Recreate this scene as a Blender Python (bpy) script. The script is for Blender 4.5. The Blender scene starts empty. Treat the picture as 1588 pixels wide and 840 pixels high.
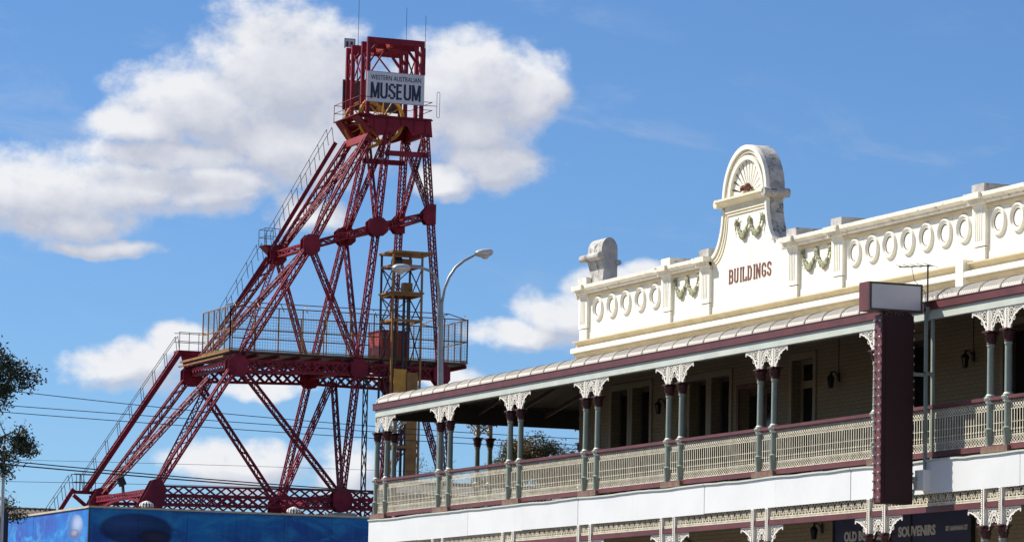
import bpy, math, random
from mathutils import Vector, Matrix
random.seed(7)
R = math.radians
sc = bpy.context.scene
col = sc.collection

# ------------------------------------------------------------------ camera
cam_d = bpy.data.cameras.new('camera')
cam = bpy.data.objects.new('camera', cam_d)
col.objects.link(cam)
sc.camera = cam
cam_d.sensor_width = 36.0
cam_d.lens = 6000.0 / 1588.0 * 36.0
cam_d.clip_start = 1.0
cam_d.clip_end = 9000.0
yaw, pit, rol = R(22.3268), R(6.4554), R(1.1501)
fw = Vector((math.sin(yaw) * math.cos(pit), math.cos(yaw) * math.cos(pit), math.sin(pit)))
r0 = Vector((math.cos(yaw), -math.sin(yaw), 0))
u0 = r0.cross(fw)
rt = r0 * math.cos(rol) + u0 * math.sin(rol)
up = -r0 * math.sin(rol) + u0 * math.cos(rol)
cm = Matrix((rt, up, -fw)).transposed().to_4x4()
cm.translation = (0, 0, 1.6)
cam.matrix_world = cm

# ------------------------------------------------------------------ sun, sky, exposure
SUN = Vector((-1.0, 1.15, 1.5)).normalized()          # towards the sun
sun_d = bpy.data.lights.new('sun', 'SUN')
sun_d.energy = 5.0
sun_d.angle = R(0.53)
sun_d.color = (1.0, 0.955, 0.87)
sun = bpy.data.objects.new('sun', sun_d)
col.objects.link(sun)
sun.rotation_euler = (-SUN).to_track_quat('-Z', 'Y').to_euler()
sc.view_settings.view_transform = 'Standard'
sc.view_settings.look = 'None'
sc.view_settings.gamma = 1.0
sc.view_settings.use_curve_mapping = False
sc.view_settings.exposure = 0.55
sc.cycles.use_denoising = True
sc.cycles.max_bounces = 4
sc.cycles.adaptive_threshold = 0.02
sc.cycles.use_adaptive_sampling = True

world = bpy.data.worlds.new('World')
sc.world = world
world.use_nodes = True
world.cycles.sampling_method = 'MANUAL'
world.cycles.sample_map_resolution = 256


class NT:
    """tiny helper to write node trees as expressions"""
    def __init__(s, tree):
        s.t = tree

    def n(s, typ, **kw):
        nd = s.t.nodes.new(typ)
        for k, v in kw.items():
            setattr(nd, k, v)
        return nd

    def put(s, sock, v):
        if hasattr(v, 'is_output'):
            s.t.links.new(v, sock)
        elif v is not None:
            sock.default_value = v

    def m(s, op, a, b=None, c=None, clamp=False):
        nd = s.n('ShaderNodeMath', operation=op, use_clamp=clamp)
        s.put(nd.inputs[0], a)
        if b is not None: s.put(nd.inputs[1], b)
        if c is not None: s.put(nd.inputs[2], c)
        return nd.outputs[0]

    def sm(s, v, a, b, lo=0.0, hi=1.0):
        nd = s.n('ShaderNodeMapRange', interpolation_type='SMOOTHSTEP')
        s.put(nd.inputs[0], v)
        for i, x in enumerate((a, b, lo, hi)):
            s.put(nd.inputs[1 + i], x)
        return nd.outputs[0]

    def mix(s, f, a, b, blend='MIX'):
        nd = s.n('ShaderNodeMix', data_type='RGBA', blend_type=blend)
        s.put(nd.inputs[0], f)
        s.put(nd.inputs[6], a)
        s.put(nd.inputs[7], b)
        return nd.outputs[2]

    def noise(s, vec, scale, detail=4, rough=0.55, dist=0.0):
        nd = s.n('ShaderNodeTexNoise')
        if vec is not None: s.put(nd.inputs['Vector'], vec)
        nd.inputs['Scale'].default_value = scale
        nd.inputs['Detail'].default_value = detail
        nd.inputs['Roughness'].default_value = rough
        nd.inputs['Distortion'].default_value = dist
        return nd.outputs[0]

    def comb(s, x, y, z):
        nd = s.n('ShaderNodeCombineXYZ')
        for i, v in enumerate((x, y, z)):
            s.put(nd.inputs[i], v)
        return nd.outputs[0]


# cloud banks: (azimuth from +Y, elevation, half width, half height), degrees
LOBES = [(18.75, 9.30, 1.24, 1.00), (17.60, 8.80, 1.1, 0.66), (16.75, 8.46, 0.75, 0.34), (19.43, 9.44, 0.57, 0.76),
         (21.60, 9.21, 1.20, 0.66), (22.55, 9.10, 0.53, 0.50), (21.97, 8.07, 0.80, 0.42), (21.30, 7.75, 0.57, 0.22),
         (15.27, 7.42, 1.43, 0.58), (16.60, 7.55, 1.30, 0.38), (17.84, 7.60, 1.05, 0.34), (15.67, 6.98, 1.00, 0.24),
         (16.2, 6.62, 0.8, 0.14), (16.68, 4.92, 0.80, 0.36), (17.53, 5.29, 0.50, 0.25), (22.40, 5.50, 0.80, 0.20),
         (23.07, 5.86, 0.72, 0.34), (23.73, 6.25, 0.55, 0.26), (24.31, 6.40, 0.32, 0.17), (18.34, 3.50, 0.95, 0.38),
         (19.96, 3.35, 0.48, 0.48), (20.02, 8.69, 1.15, 0.67), (19.27, 7.91, 0.80, 0.32), (19.29, 7.24, 0.50, 0.28),
         (17.3, 8.0, 1.5, 0.22), (19.0, 8.3, 1.4, 0.5), (21.6, 8.6, 1.0, 0.5), (21.4, 4.9, 0.55, 0.18), (20.6, 5.0, 0.5, 0.2), (18.6, 4.65, 0.7, 0.15)]


def cloud_group():
    g = bpy.data.node_groups.new('cloud_density', 'ShaderNodeTree')
    g.interface.new_socket('Az', in_out='INPUT', socket_type='NodeSocketFloat')
    g.interface.new_socket('El', in_out='INPUT', socket_type='NodeSocketFloat')
    g.interface.new_socket('Dir', in_out='INPUT', socket_type='NodeSocketVector')
    g.interface.new_socket('Density', in_out='OUTPUT', socket_type='NodeSocketFloat')
    g.interface.new_socket('Smooth', in_out='OUTPUT', socket_type='NodeSocketFloat')
    t = NT(g)
    gi, go = t.n('NodeGroupInput'), t.n('NodeGroupOutput')
    az, el = gi.outputs['Az'], gi.outputs['El']
    p = t.comb(az, t.m('MULTIPLY', el, 1.25), 0.0)
    wn = t.n('ShaderNodeTexNoise')
    t.put(wn.inputs['Vector'], p)
    wn.inputs['Scale'].default_value = 0.95
    wn.inputs['Detail'].default_value = 2.5
    ws = t.n('ShaderNodeSeparateColor')
    t.put(ws.inputs[0], wn.outputs['Color'])
    w1 = t.m('SUBTRACT', ws.outputs[0], 0.5)
    w2 = t.m('SUBTRACT', ws.outputs[1], 0.5)
    a2 = t.m('MULTIPLY_ADD', w1, 0.9, az)
    e2 = t.m('MULTIPLY_ADD', w2, 0.5, el)
    d = None
    for (a, e, ra, re) in LOBES:
        x = t.m('MULTIPLY', t.m('SUBTRACT', a2, a), 1.0 / (ra * 1.12))
        y = t.m('MULTIPLY', t.m('SUBTRACT', e2, e), 1.0 / (re * 1.12))
        q = t.m('MULTIPLY_ADD', y, y, t.m('MULTIPLY', x, x))
        q = t.m('SUBTRACT', 1.0, q)
        d = q if d is None else t.m('SMOOTH_MAX', d, q, 0.35)
    d = t.m('MAXIMUM', d, -2.0)
    # the rest of the sky: the same broken cumulus from plain noise
    gen = t.m('MULTIPLY', t.m('SUBTRACT', t.noise(gi.outputs['Dir'], 7.0, 3), 0.55), 7.0)
    ix = t.sm(t.m('ABSOLUTE', t.m('SUBTRACT', az, 22.3)), 8.5, 12.0)
    iy = t.sm(t.m('ABSOLUTE', t.m('SUBTRACT', el, 5.5)), 6.0, 9.0)
    out = t.m('MAXIMUM', ix, iy)
    d = t.m('ADD', t.m('MULTIPLY', d, t.m('SUBTRACT', 1.0, out)), t.m('MULTIPLY', gen, out))
    fb = t.m('SUBTRACT', t.noise(p, 2.6, 8, 0.60), 0.5)
    fb2 = t.m('SUBTRACT', t.noise(p, 1.1, 4, 0.6), 0.5)
    sm_ = t.m('MULTIPLY_ADD', fb2, 0.9, t.m('ADD', d, 0.32))
    g.links.new(sm_, go.inputs[1])
    d = t.m('MULTIPLY_ADD', fb, 1.7, sm_)
    g.links.new(d, go.inputs[0])
    return g


CG = cloud_group()
t = NT(world.node_tree)
for nd in list(world.node_tree.nodes):
    world.node_tree.nodes.remove(nd)
sky = t.n('ShaderNodeTexSky', sky_type='NISHITA')
sky.sun_disc = False
sky.sun_elevation = math.asin(SUN.z)
sky.sun_rotation = math.atan2(SUN.x, SUN.y)
sky.altitude = 400
sky.air_density = 0.85
sky.dust_density = 0.0
sky.ozone_density = 4.0
tc = t.n('ShaderNodeTexCoord')
sep = t.n('ShaderNodeSeparateXYZ')
t.put(sep.inputs[0], tc.outputs['Generated'])
az = t.m('MULTIPLY', t.m('ARCTAN2', sep.outputs[0], sep.outputs[1]), 180 / math.pi)
el = t.m('MULTIPLY', t.m('ARCSINE', sep.outputs[2]), 180 / math.pi)


def dens(a, e):
    nd = t.n('ShaderNodeGroup')
    nd.node_tree = CG
    t.put(nd.inputs[0], a)
    t.put(nd.inputs[1], e)
    t.put(nd.inputs[2], tc.outputs['Generated'])
    return nd.outputs[0], nd.outputs[1]


d0, s0 = dens(az, el)
_, s1 = dens(t.m('ADD', az, -0.25), t.m('ADD', el, 0.42))
alpha = t.sm(d0, -0.15, 1.15)
alpha = t.m('MULTIPLY', alpha, t.sm(el, 0.5, 3.0, 0.25, 0.97))
lit = t.m('ADD', t.m('MULTIPLY', t.m('SUBTRACT', s0, s1), 0.66), 0.50, clamp=True)
thin = t.sm(d0, 0.3, 2.2)
lit = t.m('MULTIPLY_ADD', t.m('SUBTRACT', d0, s0), 0.22, lit, clamp=True)
lit = t.m('MAXIMUM', lit, t.m('MULTIPLY', t.m('SUBTRACT', 1.0, thin), 0.42))
ccol = t.mix(lit, (4.6, 5.0, 6.5, 1), (10.4, 10.5, 10.8, 1))
tint = t.mix(1.0, sky.outputs[0], (0.80, 1.04, 1.30, 1), 'MULTIPLY')
wv = t.comb(t.m('MULTIPLY', az, 0.55), t.m('MULTIPLY_ADD', az, 0.25, t.m('MULTIPLY', el, 1.5)), 3.1)
wisp = t.m('MULTIPLY', t.sm(t.noise(wv, 0.75, 6, 0.62, 0.4), 0.50, 0.82), 0.34)
wisp = t.m('MULTIPLY', wisp, t.sm(t.noise(wv, 0.16, 2), 0.42, 0.62))
base = t.mix(wisp, tint, (7.4, 7.8, 8.8, 1))
final = t.mix(alpha, base, ccol)
bg = t.n('ShaderNodeBackground')
bg.inputs[1].default_value = 0.058
t.put(bg.inputs[0], final)
wo = t.n('ShaderNodeOutputWorld')
t.put(wo.inputs[0], bg.outputs[0])


# ------------------------------------------------------------------ materials
MAT = {}


def pm(name, c, rough=0.6, var=0.12, scale=2.5, metal=0.0, bump=0.0, bscale=30.0, dirt=None, damt=0.3,
       dscale=(3, 3, 1), rnd=0.0, dlo=0.5, spec=0.5):
    """paint / plaster / metal: colour with cloudy variation, optional stains, bump and per-object tone"""
    m = bpy.data.materials.new(name)
    m.use_nodes = True
    t = NT(m.node_tree)
    b = m.node_tree.nodes['Principled BSDF']
    tc = t.n('ShaderNodeTexCoord')
    P = tc.outputs['Object']
    n1 = t.noise(P, scale, 6, 0.62)
    lo = tuple(x * (1 - var) for x in c) + (1,)
    hi = tuple(min(0.9, x * (1 + var)) for x in c) + (1,)
    cc = t.mix(t.sm(n1, 0.3, 0.7), lo, hi)
    if dirt:
        mp = t.n('ShaderNodeMapping')
        t.put(mp.inputs[0], P)
        mp.inputs['Scale'].default_value = dscale
        n2 = t.noise(mp.outputs[0], 1.0, 8, 0.68)
        cc = t.mix(t.m('MULTIPLY', t.sm(n2, dlo, dlo + 0.16), damt), cc, tuple(dirt) + (1,))
    if rnd:
        oi = t.n('ShaderNodeObjectInfo')
        k = t.m('MULTIPLY_ADD', oi.outputs['Random'], 2 * rnd, 1 - rnd)
        cc = t.mix(1.0, cc, t.comb(k, k, k), 'MULTIPLY')
    t.put(b.inputs['Base Color'], cc)
    b.inputs['Roughness'].default_value = rough
    b.inputs['Metallic'].default_value = metal
    b.inputs['Specular IOR Level'].default_value = spec
    if bump:
        bn = t.n('ShaderNodeBump')
        bn.inputs['Strength'].default_value = bump
        bn.inputs['Distance'].default_value = 0.02
        t.put(bn.inputs['Height'], t.noise(P, bscale, 5, 0.6))
        t.put(b.inputs['Normal'], bn.outputs[0])
    MAT[name] = m
    return m


pm('cream_render', (0.80, 0.775, 0.675), 0.75, 0.05, 1.2, bump=0.2, bscale=18, dirt=(0.46, 0.39, 0.26), damt=0.45, dscale=(6, 6, 0.9), dlo=0.56)
pm('cream_trim', (0.75, 0.68, 0.49), 0.7, 0.07, 2.0, bump=0.2, bscale=22, dirt=(0.25, 0.2, 0.14), damt=0.6, dscale=(2, 2.5, 9), dlo=0.61)
pm('ochre_trim', (0.56, 0.47, 0.30), 0.7, 0.1, 2.0, bump=0.2, bscale=22, dirt=(0.3, 0.22, 0.13), damt=0.5, dscale=(2, 2.5, 9), dlo=0.58)
pm('coping', (0.74, 0.70, 0.60), 0.8, 0.10, 3.0, bump=0.3, bscale=22, dirt=(0.10, 0.075, 0.06), damt=0.9, dscale=(4, 5, 9), dlo=0.555)
pm('weathered_stone', (0.43, 0.41, 0.385), 0.9, 0.22, 4.0, bump=0.5, bscale=25, dirt=(0.05, 0.045, 0.04), damt=0.92, dscale=(3.2, 3.2, 2.4), dlo=0.51)
pm('lichen_stone', (0.47, 0.45, 0.42), 0.9, 0.25, 6.0, bump=0.6, bscale=25, dirt=(0.045, 0.04, 0.038), damt=0.93, dscale=(4.5, 4.5, 4.5), dlo=0.505)
pm('grey_render', (0.33, 0.335, 0.35), 0.9, 0.18, 3.0, bump=0.4, bscale=25, dirt=(0.12, 0.11, 0.1), damt=0.5, dscale=(3, 3, 2), dlo=0.58)
pm('garland_paint', (0.27, 0.275, 0.165), 0.7, 0.35, 14.0, bump=0.4, bscale=60)
pm('letter_paint', (0.20, 0.065, 0.05), 0.65, 0.25, 9.0)
pm('letter_edge', (0.05, 0.02, 0.02), 0.65, 0.2, 9.0)
pm('rust_ball', (0.16, 0.06, 0.045), 0.8, 0.3, 12.0)
pm('capital_maroon', (0.065, 0.014, 0.016), 0.5, 0.2, 6.0)
pm('maroon_paint', (0.112, 0.026, 0.026), 0.5, 0.2, 2.0, dirt=(0.15, 0.055, 0.05), damt=0.35, dscale=(4, 1.2, 4), dlo=0.57, bump=0.1)
pm('sage_paint', (0.235, 0.275, 0.225), 0.45, 0.15, 2.0, dirt=(0.45, 0.46, 0.38), damt=0.3, dscale=(6, 6, 1.5), dlo=0.58)
pm('pale_sage', (0.52, 0.55, 0.475), 0.5, 0.08, 1.5, dirt=(0.3, 0.26, 0.2), damt=0.4, dscale=(3, 1, 8), dlo=0.6)
pm('white_paint', (0.78, 0.77, 0.73), 0.5, 0.04, 1.0, dirt=(0.45, 0.42, 0.36), damt=0.35, dscale=(2, 3, 1), dlo=0.62)
pm('fascia_white', (0.70, 0.70, 0.685), 0.45, 0.04, 0.8, dirt=(0.48, 0.43, 0.34), damt=0.4, dscale=(2, 5, 0.7), dlo=0.60, rnd=0.03)
pm('lace_cream', (0.68, 0.62, 0.475), 0.6, 0.16, 5.0, dirt=(0.34, 0.17, 0.07), damt=0.5, dscale=(7, 7, 7), dlo=0.6)
pm('lace_white', (0.77, 0.73, 0.64), 0.55, 0.08, 5.0, dirt=(0.35, 0.18, 0.08), damt=0.4, dscale=(9, 9, 9), dlo=0.62)
pm('roof_iron', (0.55, 0.505, 0.43), 0.5, 0.12, 1.5, dirt=(0.30, 0.25, 0.20), damt=0.5, dscale=(2, 4, 2), dlo=0.57, rnd=0.10)
pm('roof_lap', (0.13, 0.12, 0.11), 0.6, 0.2, 3.0)
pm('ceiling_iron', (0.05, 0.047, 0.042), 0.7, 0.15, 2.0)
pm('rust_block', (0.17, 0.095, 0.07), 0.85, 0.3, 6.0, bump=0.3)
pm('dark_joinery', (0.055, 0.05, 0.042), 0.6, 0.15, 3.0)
pm('cream_joinery', (0.27, 0.225, 0.15), 0.6, 0.08, 3.0)
pm('brown_joinery', (0.11, 0.045, 0.028), 0.6, 0.2, 4.0)
pm('black_iron', (0.015, 0.015, 0.017), 0.5, 0.2, 6.0)
pm('glass_dark', (0.012, 0.013, 0.015), 0.08, 0.2, 1.0)
pm('board_blue', (0.010, 0.016, 0.075), 0.5, 0.15, 1.5)
pm('board_letters', (0.55, 0.55, 0.53), 0.6, 0.05, 3)
pm('blade_maroon', (0.030, 0.005, 0.007), 0.7, 0.15, 2.0, dirt=(0.10, 0.04, 0.04), damt=0.25, dscale=(3, 3, 2), dlo=0.58)
pm('lightbox_face', (0.56, 0.55, 0.58), 0.35, 0.07, 1.2, dirt=(0.40, 0.38, 0.38), damt=0.4, dscale=(2, 2, 5), dlo=0.56)
pm('bulb_glass', (0.55, 0.55, 0.53), 0.15, 0.05, 4.0)
pm('head_red', (0.205, 0.012, 0.028), 0.55, 0.28, 1.3, dirt=(0.085, 0.012, 0.018), damt=0.6, dscale=(2.5, 2.5, 1.2), dlo=0.52, spec=0.25, rnd=0.14)
pm('bright_red', (0.33, 0.035, 0.03), 0.45, 0.15, 1.5)
pm('safety_yellow', (0.27, 0.13, 0.026), 0.55, 0.22, 2.0, dirt=(0.14, 0.055, 0.02), damt=0.6, dscale=(3, 3, 3), dlo=0.53)
pm('wheel_yellow', (0.55, 0.28, 0.03), 0.5, 0.15, 3.0)
pm('galvanised', (0.27, 0.28, 0.29), 0.4, 0.1, 4.0, metal=0.5)
pm('rail_grey', (0.11, 0.10, 0.09), 0.6, 0.15, 3.0)
pm('lamp_metal', (0.50, 0.51, 0.52), 0.35, 0.08, 4.0, metal=0.3)
pm('dark_steel', (0.035, 0.035, 0.04), 0.5, 0.2, 3.0)
pm('sign_white', (0.66, 0.68, 0.72), 0.45, 0.03, 2.0)
pm('sign_back', (0.10, 0.085, 0.075), 0.7, 0.15, 2.0)
pm('sign_ink', (0.012, 0.022, 0.055), 0.5, 0.1, 2.0)
pm('concrete', (0.36, 0.35, 0.32), 0.9, 0.12, 2.0, bump=0.3)
pm('coping_tan', (0.50, 0.44, 0.33), 0.8, 0.12, 3.0)
pm('wire_black', (0.02, 0.02, 0.022), 0.6, 0.1, 1.0)
pm('asphalt', (0.05, 0.05, 0.052), 0.9, 0.2, 3.0, bump=0.3)
pm('paving', (0.30, 0.27, 0.24), 0.9, 0.12, 2.0, bump=0.3)
pm('earth', (0.15, 0.10, 0.065), 0.95, 0.25, 0.4, bump=0.4)
pm('line_paint', (0.75, 0.75, 0.72), 0.7, 0.1, 3.0)
pm('bark', (0.20, 0.16, 0.12), 0.9, 0.3, 4.0, bump=0.5)
pm('leaf_dark', (0.035, 0.055, 0.028), 0.6, 0.35, 0.8)
pm('leaf_olive', (0.085, 0.095, 0.035), 0.6, 0.35, 0.5, dirt=(0.24, 0.11, 0.025), damt=0.85, dscale=(0.9, 0.9, 0.9), dlo=0.46)
pm('leaf_grey', (0.16, 0.15, 0.10), 0.7, 0.3, 0.6)
pm('roof_tile', (0.075, 0.055, 0.045), 0.8, 0.3, 5.0)
pm('shed_wall', (0.22, 0.19, 0.165), 0.85, 0.25, 0.8, dirt=(0.12, 0.10, 0.085), damt=0.7, dscale=(0.8, 0.8, 0.4), dlo=0.5)
pm('shed_roof', (0.30, 0.29, 0.28), 0.6, 0.15, 0.8)
pm('red_brick_wall', (0.28, 0.13, 0.09), 0.85, 0.15, 4.0)


def brick_mat():
    """painted brick: even paint with the courses just showing as relief"""
    m = bpy.data.materials.new('painted_brick')
    m.use_nodes = True
    t = NT(m.node_tree)
    b = m.node_tree.nodes['Principled BSDF']
    tc = t.n('ShaderNodeTexCoord')
    s = t.n('ShaderNodeSeparateXYZ')
    t.put(s.inputs[0], tc.outputs['Object'])
    br = t.n('ShaderNodeTexBrick')
    t.put(br.inputs['Vector'], t.comb(t.m('ADD', s.outputs[1], s.outputs[0]), s.outputs[2], 0.0))
    br.inputs['Scale'].default_value = 1.0
    br.inputs['Mortar Size'].default_value = 0.008
    br.inputs['Mortar Smooth'].default_value = 0.3
    br.inputs['Brick Width'].default_value = 0.24
    br.inputs['Row Height'].default_value = 0.086
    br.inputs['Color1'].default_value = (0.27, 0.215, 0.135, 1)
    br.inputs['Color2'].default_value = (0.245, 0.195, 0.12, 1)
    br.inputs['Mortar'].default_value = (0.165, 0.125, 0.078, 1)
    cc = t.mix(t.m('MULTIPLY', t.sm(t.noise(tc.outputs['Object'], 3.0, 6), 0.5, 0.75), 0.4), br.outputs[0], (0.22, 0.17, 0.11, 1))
    t.put(b.inputs['Base Color'], cc)
    b.inputs['Roughness'].default_value = 0.8
    bn = t.n('ShaderNodeBump')
    bn.invert = True
    bn.inputs['Strength'].default_value = 0.6
    bn.inputs['Distance'].default_value = 0.01
    t.put(bn.inputs['Height'], br.outputs[1])
    t.put(b.inputs['Normal'], bn.outputs[0])
    MAT['painted_brick'] = m


brick_mat()


def mural_mat(name, axis, base, light, dark, blobs):
    """painted undersea mural: blue washes plus big soft painted ovals (pos along wall, z, half sizes, colours)"""
    m = bpy.data.materials.new(name)
    m.use_nodes = True
    t = NT(m.node_tree)
    b = m.node_tree.nodes['Principled BSDF']
    tc = t.n('ShaderNodeTexCoord')
    s = t.n('ShaderNodeSeparateXYZ')
    t.put(s.inputs[0], tc.outputs['Object'])
    h, z = s.outputs[axis], s.outputs[2]
    v = t.comb(h, t.m('MULTIPLY', z, 2.2), 0.0)
    cc = t.mix(t.sm(t.noise(v, 0.28, 4), 0.38, 0.62), dark + (1,), base + (1,))
    cc = t.mix(t.m('MULTIPLY', t.sm(t.noise(v, 0.55, 6, 0.65, 0.8), 0.46, 0.7), 0.85), cc, light + (1,))
    st = t.noise(t.comb(t.m('MULTIPLY', h, 9.0), t.m('MULTIPLY', z, 0.6), 2.0), 1.0, 3)
    cc = t.mix(t.m('MULTIPLY', t.sm(st, 0.45, 0.75), 0.22), cc, light + (1,))
    for (hc, zc, ra, rb, c_out, c_in, off) in blobs:
        x = t.m('MULTIPLY', t.m('SUBTRACT', h, hc), 1 / ra)
        y = t.m('MULTIPLY', t.m('SUBTRACT', z, zc), 1 / rb)
        q = t.m('SQRT', t.m('MULTIPLY_ADD', x, x, t.m('MULTIPLY', y, y)))
        x2 = t.m('SUBTRACT', x, off[0])
        y2 = t.m('SUBTRACT', y, off[1])
        q2 = t.m('SQRT', t.m('MULTIPLY_ADD', x2, x2, t.m('MULTIPLY', y2, y2)))
        oc = t.mix(t.sm(q2, 0.1, 0.95), c_in + (1,), c_out + (1,))
        cc = t.mix(t.m('MULTIPLY', t.sm(q, 1.02, 0.84), 0.85), cc, oc)
    t.put(b.inputs['Base Color'], cc)
    b.inputs['Roughness'].default_value = 0.6
    b.inputs['Specular IOR Level'].default_value = 0.25
    MAT[name] = m


mural_mat('mural_shore', 0, (0.010, 0.17, 0.50), (0.03, 0.30, 0.58), (0.014, 0.085, 0.33),
          [(48.35, 8.95, 1.75, 0.72, (0.008, 0.018, 0.085), (0.02, 0.05, 0.18), (-0.35, 0.35)),
           (49.2, 8.62, 0.8, 0.32, (0.008, 0.014, 0.05), (0.03, 0.035, 0.06), (0, 0))])
mural_mat('mural_reef', 1, (0.01, 0.17, 0.55), (0.06, 0.36, 0.70), (0.03, 0.09, 0.42),
          [(161.6, 9.0, 1.35, 0.62, (0.07, 0.16, 0.42), (0.42, 0.52, 0.70), (-0.25, 0.3)),
           (161.7, 8.75, 0.8, 0.2, (0.10, 0.13, 0.25), (0.35, 0.33, 0.36), (0, 0.2))])

# ------------------------------------------------------------------ mesh helpers
V = Vector


class MB:
    def __init__(s):
        s.v, s.f, s.mi = [], [], []
        s.cur = 0

    def add(s, vs, fs):
        o = len(s.v)
        s.v += [tuple(p) for p in vs]
        s.f += [tuple(i + o for i in q) for q in fs]
        s.mi += [s.cur] * len(fs)

    def box(s, x0, x1, y0, y1, z0, z1):
        s.add([(x0, y0, z0), (x1, y0, z0), (x1, y1, z0), (x0, y1, z0), (x0, y0, z1), (x1, y0, z1), (x1, y1, z1), (x0, y1, z1)],
              [(0, 3, 2, 1), (4, 5, 6, 7), (0, 1, 5, 4), (1, 2, 6, 5), (2, 3, 7, 6), (3, 0, 4, 7)])
        return s

    def bar(s, p, q, w, h=None, u=None):
        """rectangular bar p->q, w along u, h across"""
        p, q = V(p), V(q)
        h = w if h is None else h
        d = (q - p).normalized()
        if u is None:
            u = V((0, 0, 1)) if abs(d.z) < 0.9 else V((1, 0, 0))
        u = V(u)
        u = (u - d * u.dot(d)).normalized()
        n = d.cross(u)
        c = [u * (a * w / 2) + n * (b * h / 2) for a, b in ((-1, -1), (1, -1), (1, 1), (-1, 1))]
        s.add([p + k for k in c] + [q + k for k in c],
              [(3, 2, 1, 0), (4, 5, 6, 7), (0, 1, 5, 4), (1, 2, 6, 5), (2, 3, 7, 6), (3, 0, 4, 7)])
        return s

    def tube(s, pts, r, n=8, cap=True):
        pts = [V(p) for p in pts]
        m = len(pts)
        rr = r if isinstance(r, (list, tuple)) else [r] * m
        vs, fs = [], []
        ref = None
        for i, p in enumerate(pts):
            d = (pts[min(i + 1, m - 1)] - pts[max(i - 1, 0)]).normalized()
            if ref is None:
                ref = V((0, 0, 1)) if abs(d.z) < 0.9 else V((1, 0, 0))
            a = (ref - d * ref.dot(d)).normalized()
            b = d.cross(a)
            ref = a
            for k in range(n):
                t_ = 2 * math.pi * (k + 0.5) / n
                vs.append(p + (a * math.cos(t_) + b * math.sin(t_)) * rr[i])
        for i in range(m - 1):
            for k in range(n):
                k2 = (k + 1) % n
                fs.append((i * n + k, i * n + k2, (i + 1) * n + k2, (i + 1) * n + k))
        if cap:
            fs.append(tuple(range(n - 1, -1, -1)))
            fs.append(tuple((m - 1) * n + k for k in range(n)))
        s.add(vs, fs)
        return s

    def lathe(s, prof, c=(0, 0, 0), n=14, axis='Z', cap=True):
        vs, fs = [], []
        m = len(prof)
        for r, z in prof:
            for k in range(n):
                t_ = 2 * math.pi * k / n
                a, b = r * math.cos(t_), r * math.sin(t_)
                if axis == 'Z': vs.append((c[0] + a, c[1] + b, c[2] + z))
                elif axis == 'X': vs.append((c[0] + z, c[1] + a, c[2] + b))
                else: vs.append((c[0] + b, c[1] + z, c[2] + a))
        for i in range(m - 1):
            for k in range(n):
                k2 = (k + 1) % n
                fs.append((i * n + k, i * n + k2, (i + 1) * n + k2, (i + 1) * n + k))
        if cap:
            fs.append(tuple(range(n - 1, -1, -1)))
            fs.append(tuple((m - 1) * n + k for k in range(n)))
        s.add(vs, fs)
        return s

    def prism(s, poly, axis, a, b):
        """poly: 2D points; axis X: poly=(y,z); Y: poly=(x,z); Z: poly=(x,y)"""
        def P(q, c):
            return {'X': (c, q[0], q[1]), 'Y': (q[0], c, q[1]), 'Z': (q[0], q[1], c)}[axis]
        n = len(poly)
        s.add([P(q, a) for q in poly] + [P(q, b) for q in poly],
              [tuple(range(n - 1, -1, -1)), tuple(range(n, 2 * n))] + [(i, (i + 1) % n, n + (i + 1) % n, n + i) for i in range(n)])
        return s

    def sweepY(s, prof, y0, y1, n=1):
        """(x,z) profile polyline swept along Y, closed section"""
        k = len(prof)
        vs, fs = [], []
        for j in range(n + 1):
            y = y0 + (y1 - y0) * j / n
            vs += [(x, y, z) for x, z in prof]
        for j in range(n):
            for i in range(k):
                i2 = (i + 1) % k
                fs.append((j * k + i, j * k + i2, (j + 1) * k + i2, (j + 1) * k + i))
        fs.append(tuple(range(k - 1, -1, -1)))
        fs.append(tuple(n * k + i for i in range(k)))
        s.add(vs, fs)
        return s

    def strip(s, A, B):
        """quad strip between polylines A and B"""
        n = len(A)
        s.add(list(A) + list(B), [(i, i + 1, n + i + 1, n + i) for i in range(n - 1)])
        return s

    def mesh(s, name, mats, smooth=None):
        me = bpy.data.meshes.new(name)
        me.from_pydata(s.v, [], s.f)
        for m in (mats if isinstance(mats, (list, tuple)) else [mats]):
            me.materials.append(MAT[m])
        if len(me.materials) > 1:
            me.polygons.foreach_set('material_index', s.mi)
        import bmesh
        bm = bmesh.new()
        bm.from_mesh(me)
        bmesh.ops.recalc_face_normals(bm, faces=bm.faces)
        bm.to_mesh(me)
        bm.free()
        if smooth:
            me.polygons.foreach_set('use_smooth', [True] * len(me.polygons))
            me.set_sharp_from_angle(angle=R(smooth))
        me.update()
        return me


WM = {}


def link(name, data, parent=None, loc=(0, 0, 0), rot=None):
    o = bpy.data.objects.new(name, data)
    col.objects.link(o)
    w = Matrix.Translation(V(loc))
    if rot is not None:
        w = w @ rot.to_4x4()
    if parent is not None:
        o.parent = parent
        o.matrix_parent_inverse = WM[parent.name].inverted()
    o.matrix_basis = w
    WM[o.name] = w
    return o


def tag(o, label=None, cat=None, group=None, kind=None):
    for k, v in (('label', label), ('category', cat), ('group', group), ('kind', kind)):
        if v: o[k] = v
    return o


def thing(name, loc, label, cat, group=None):
    return tag(link(name, None, None, loc), label, cat, group)


def part(name, mb, mat, parent, smooth=None, loc=(0, 0, 0), rot=None):
    return link(name, mb.mesh(name, mat, smooth), parent, loc, rot)


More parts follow.
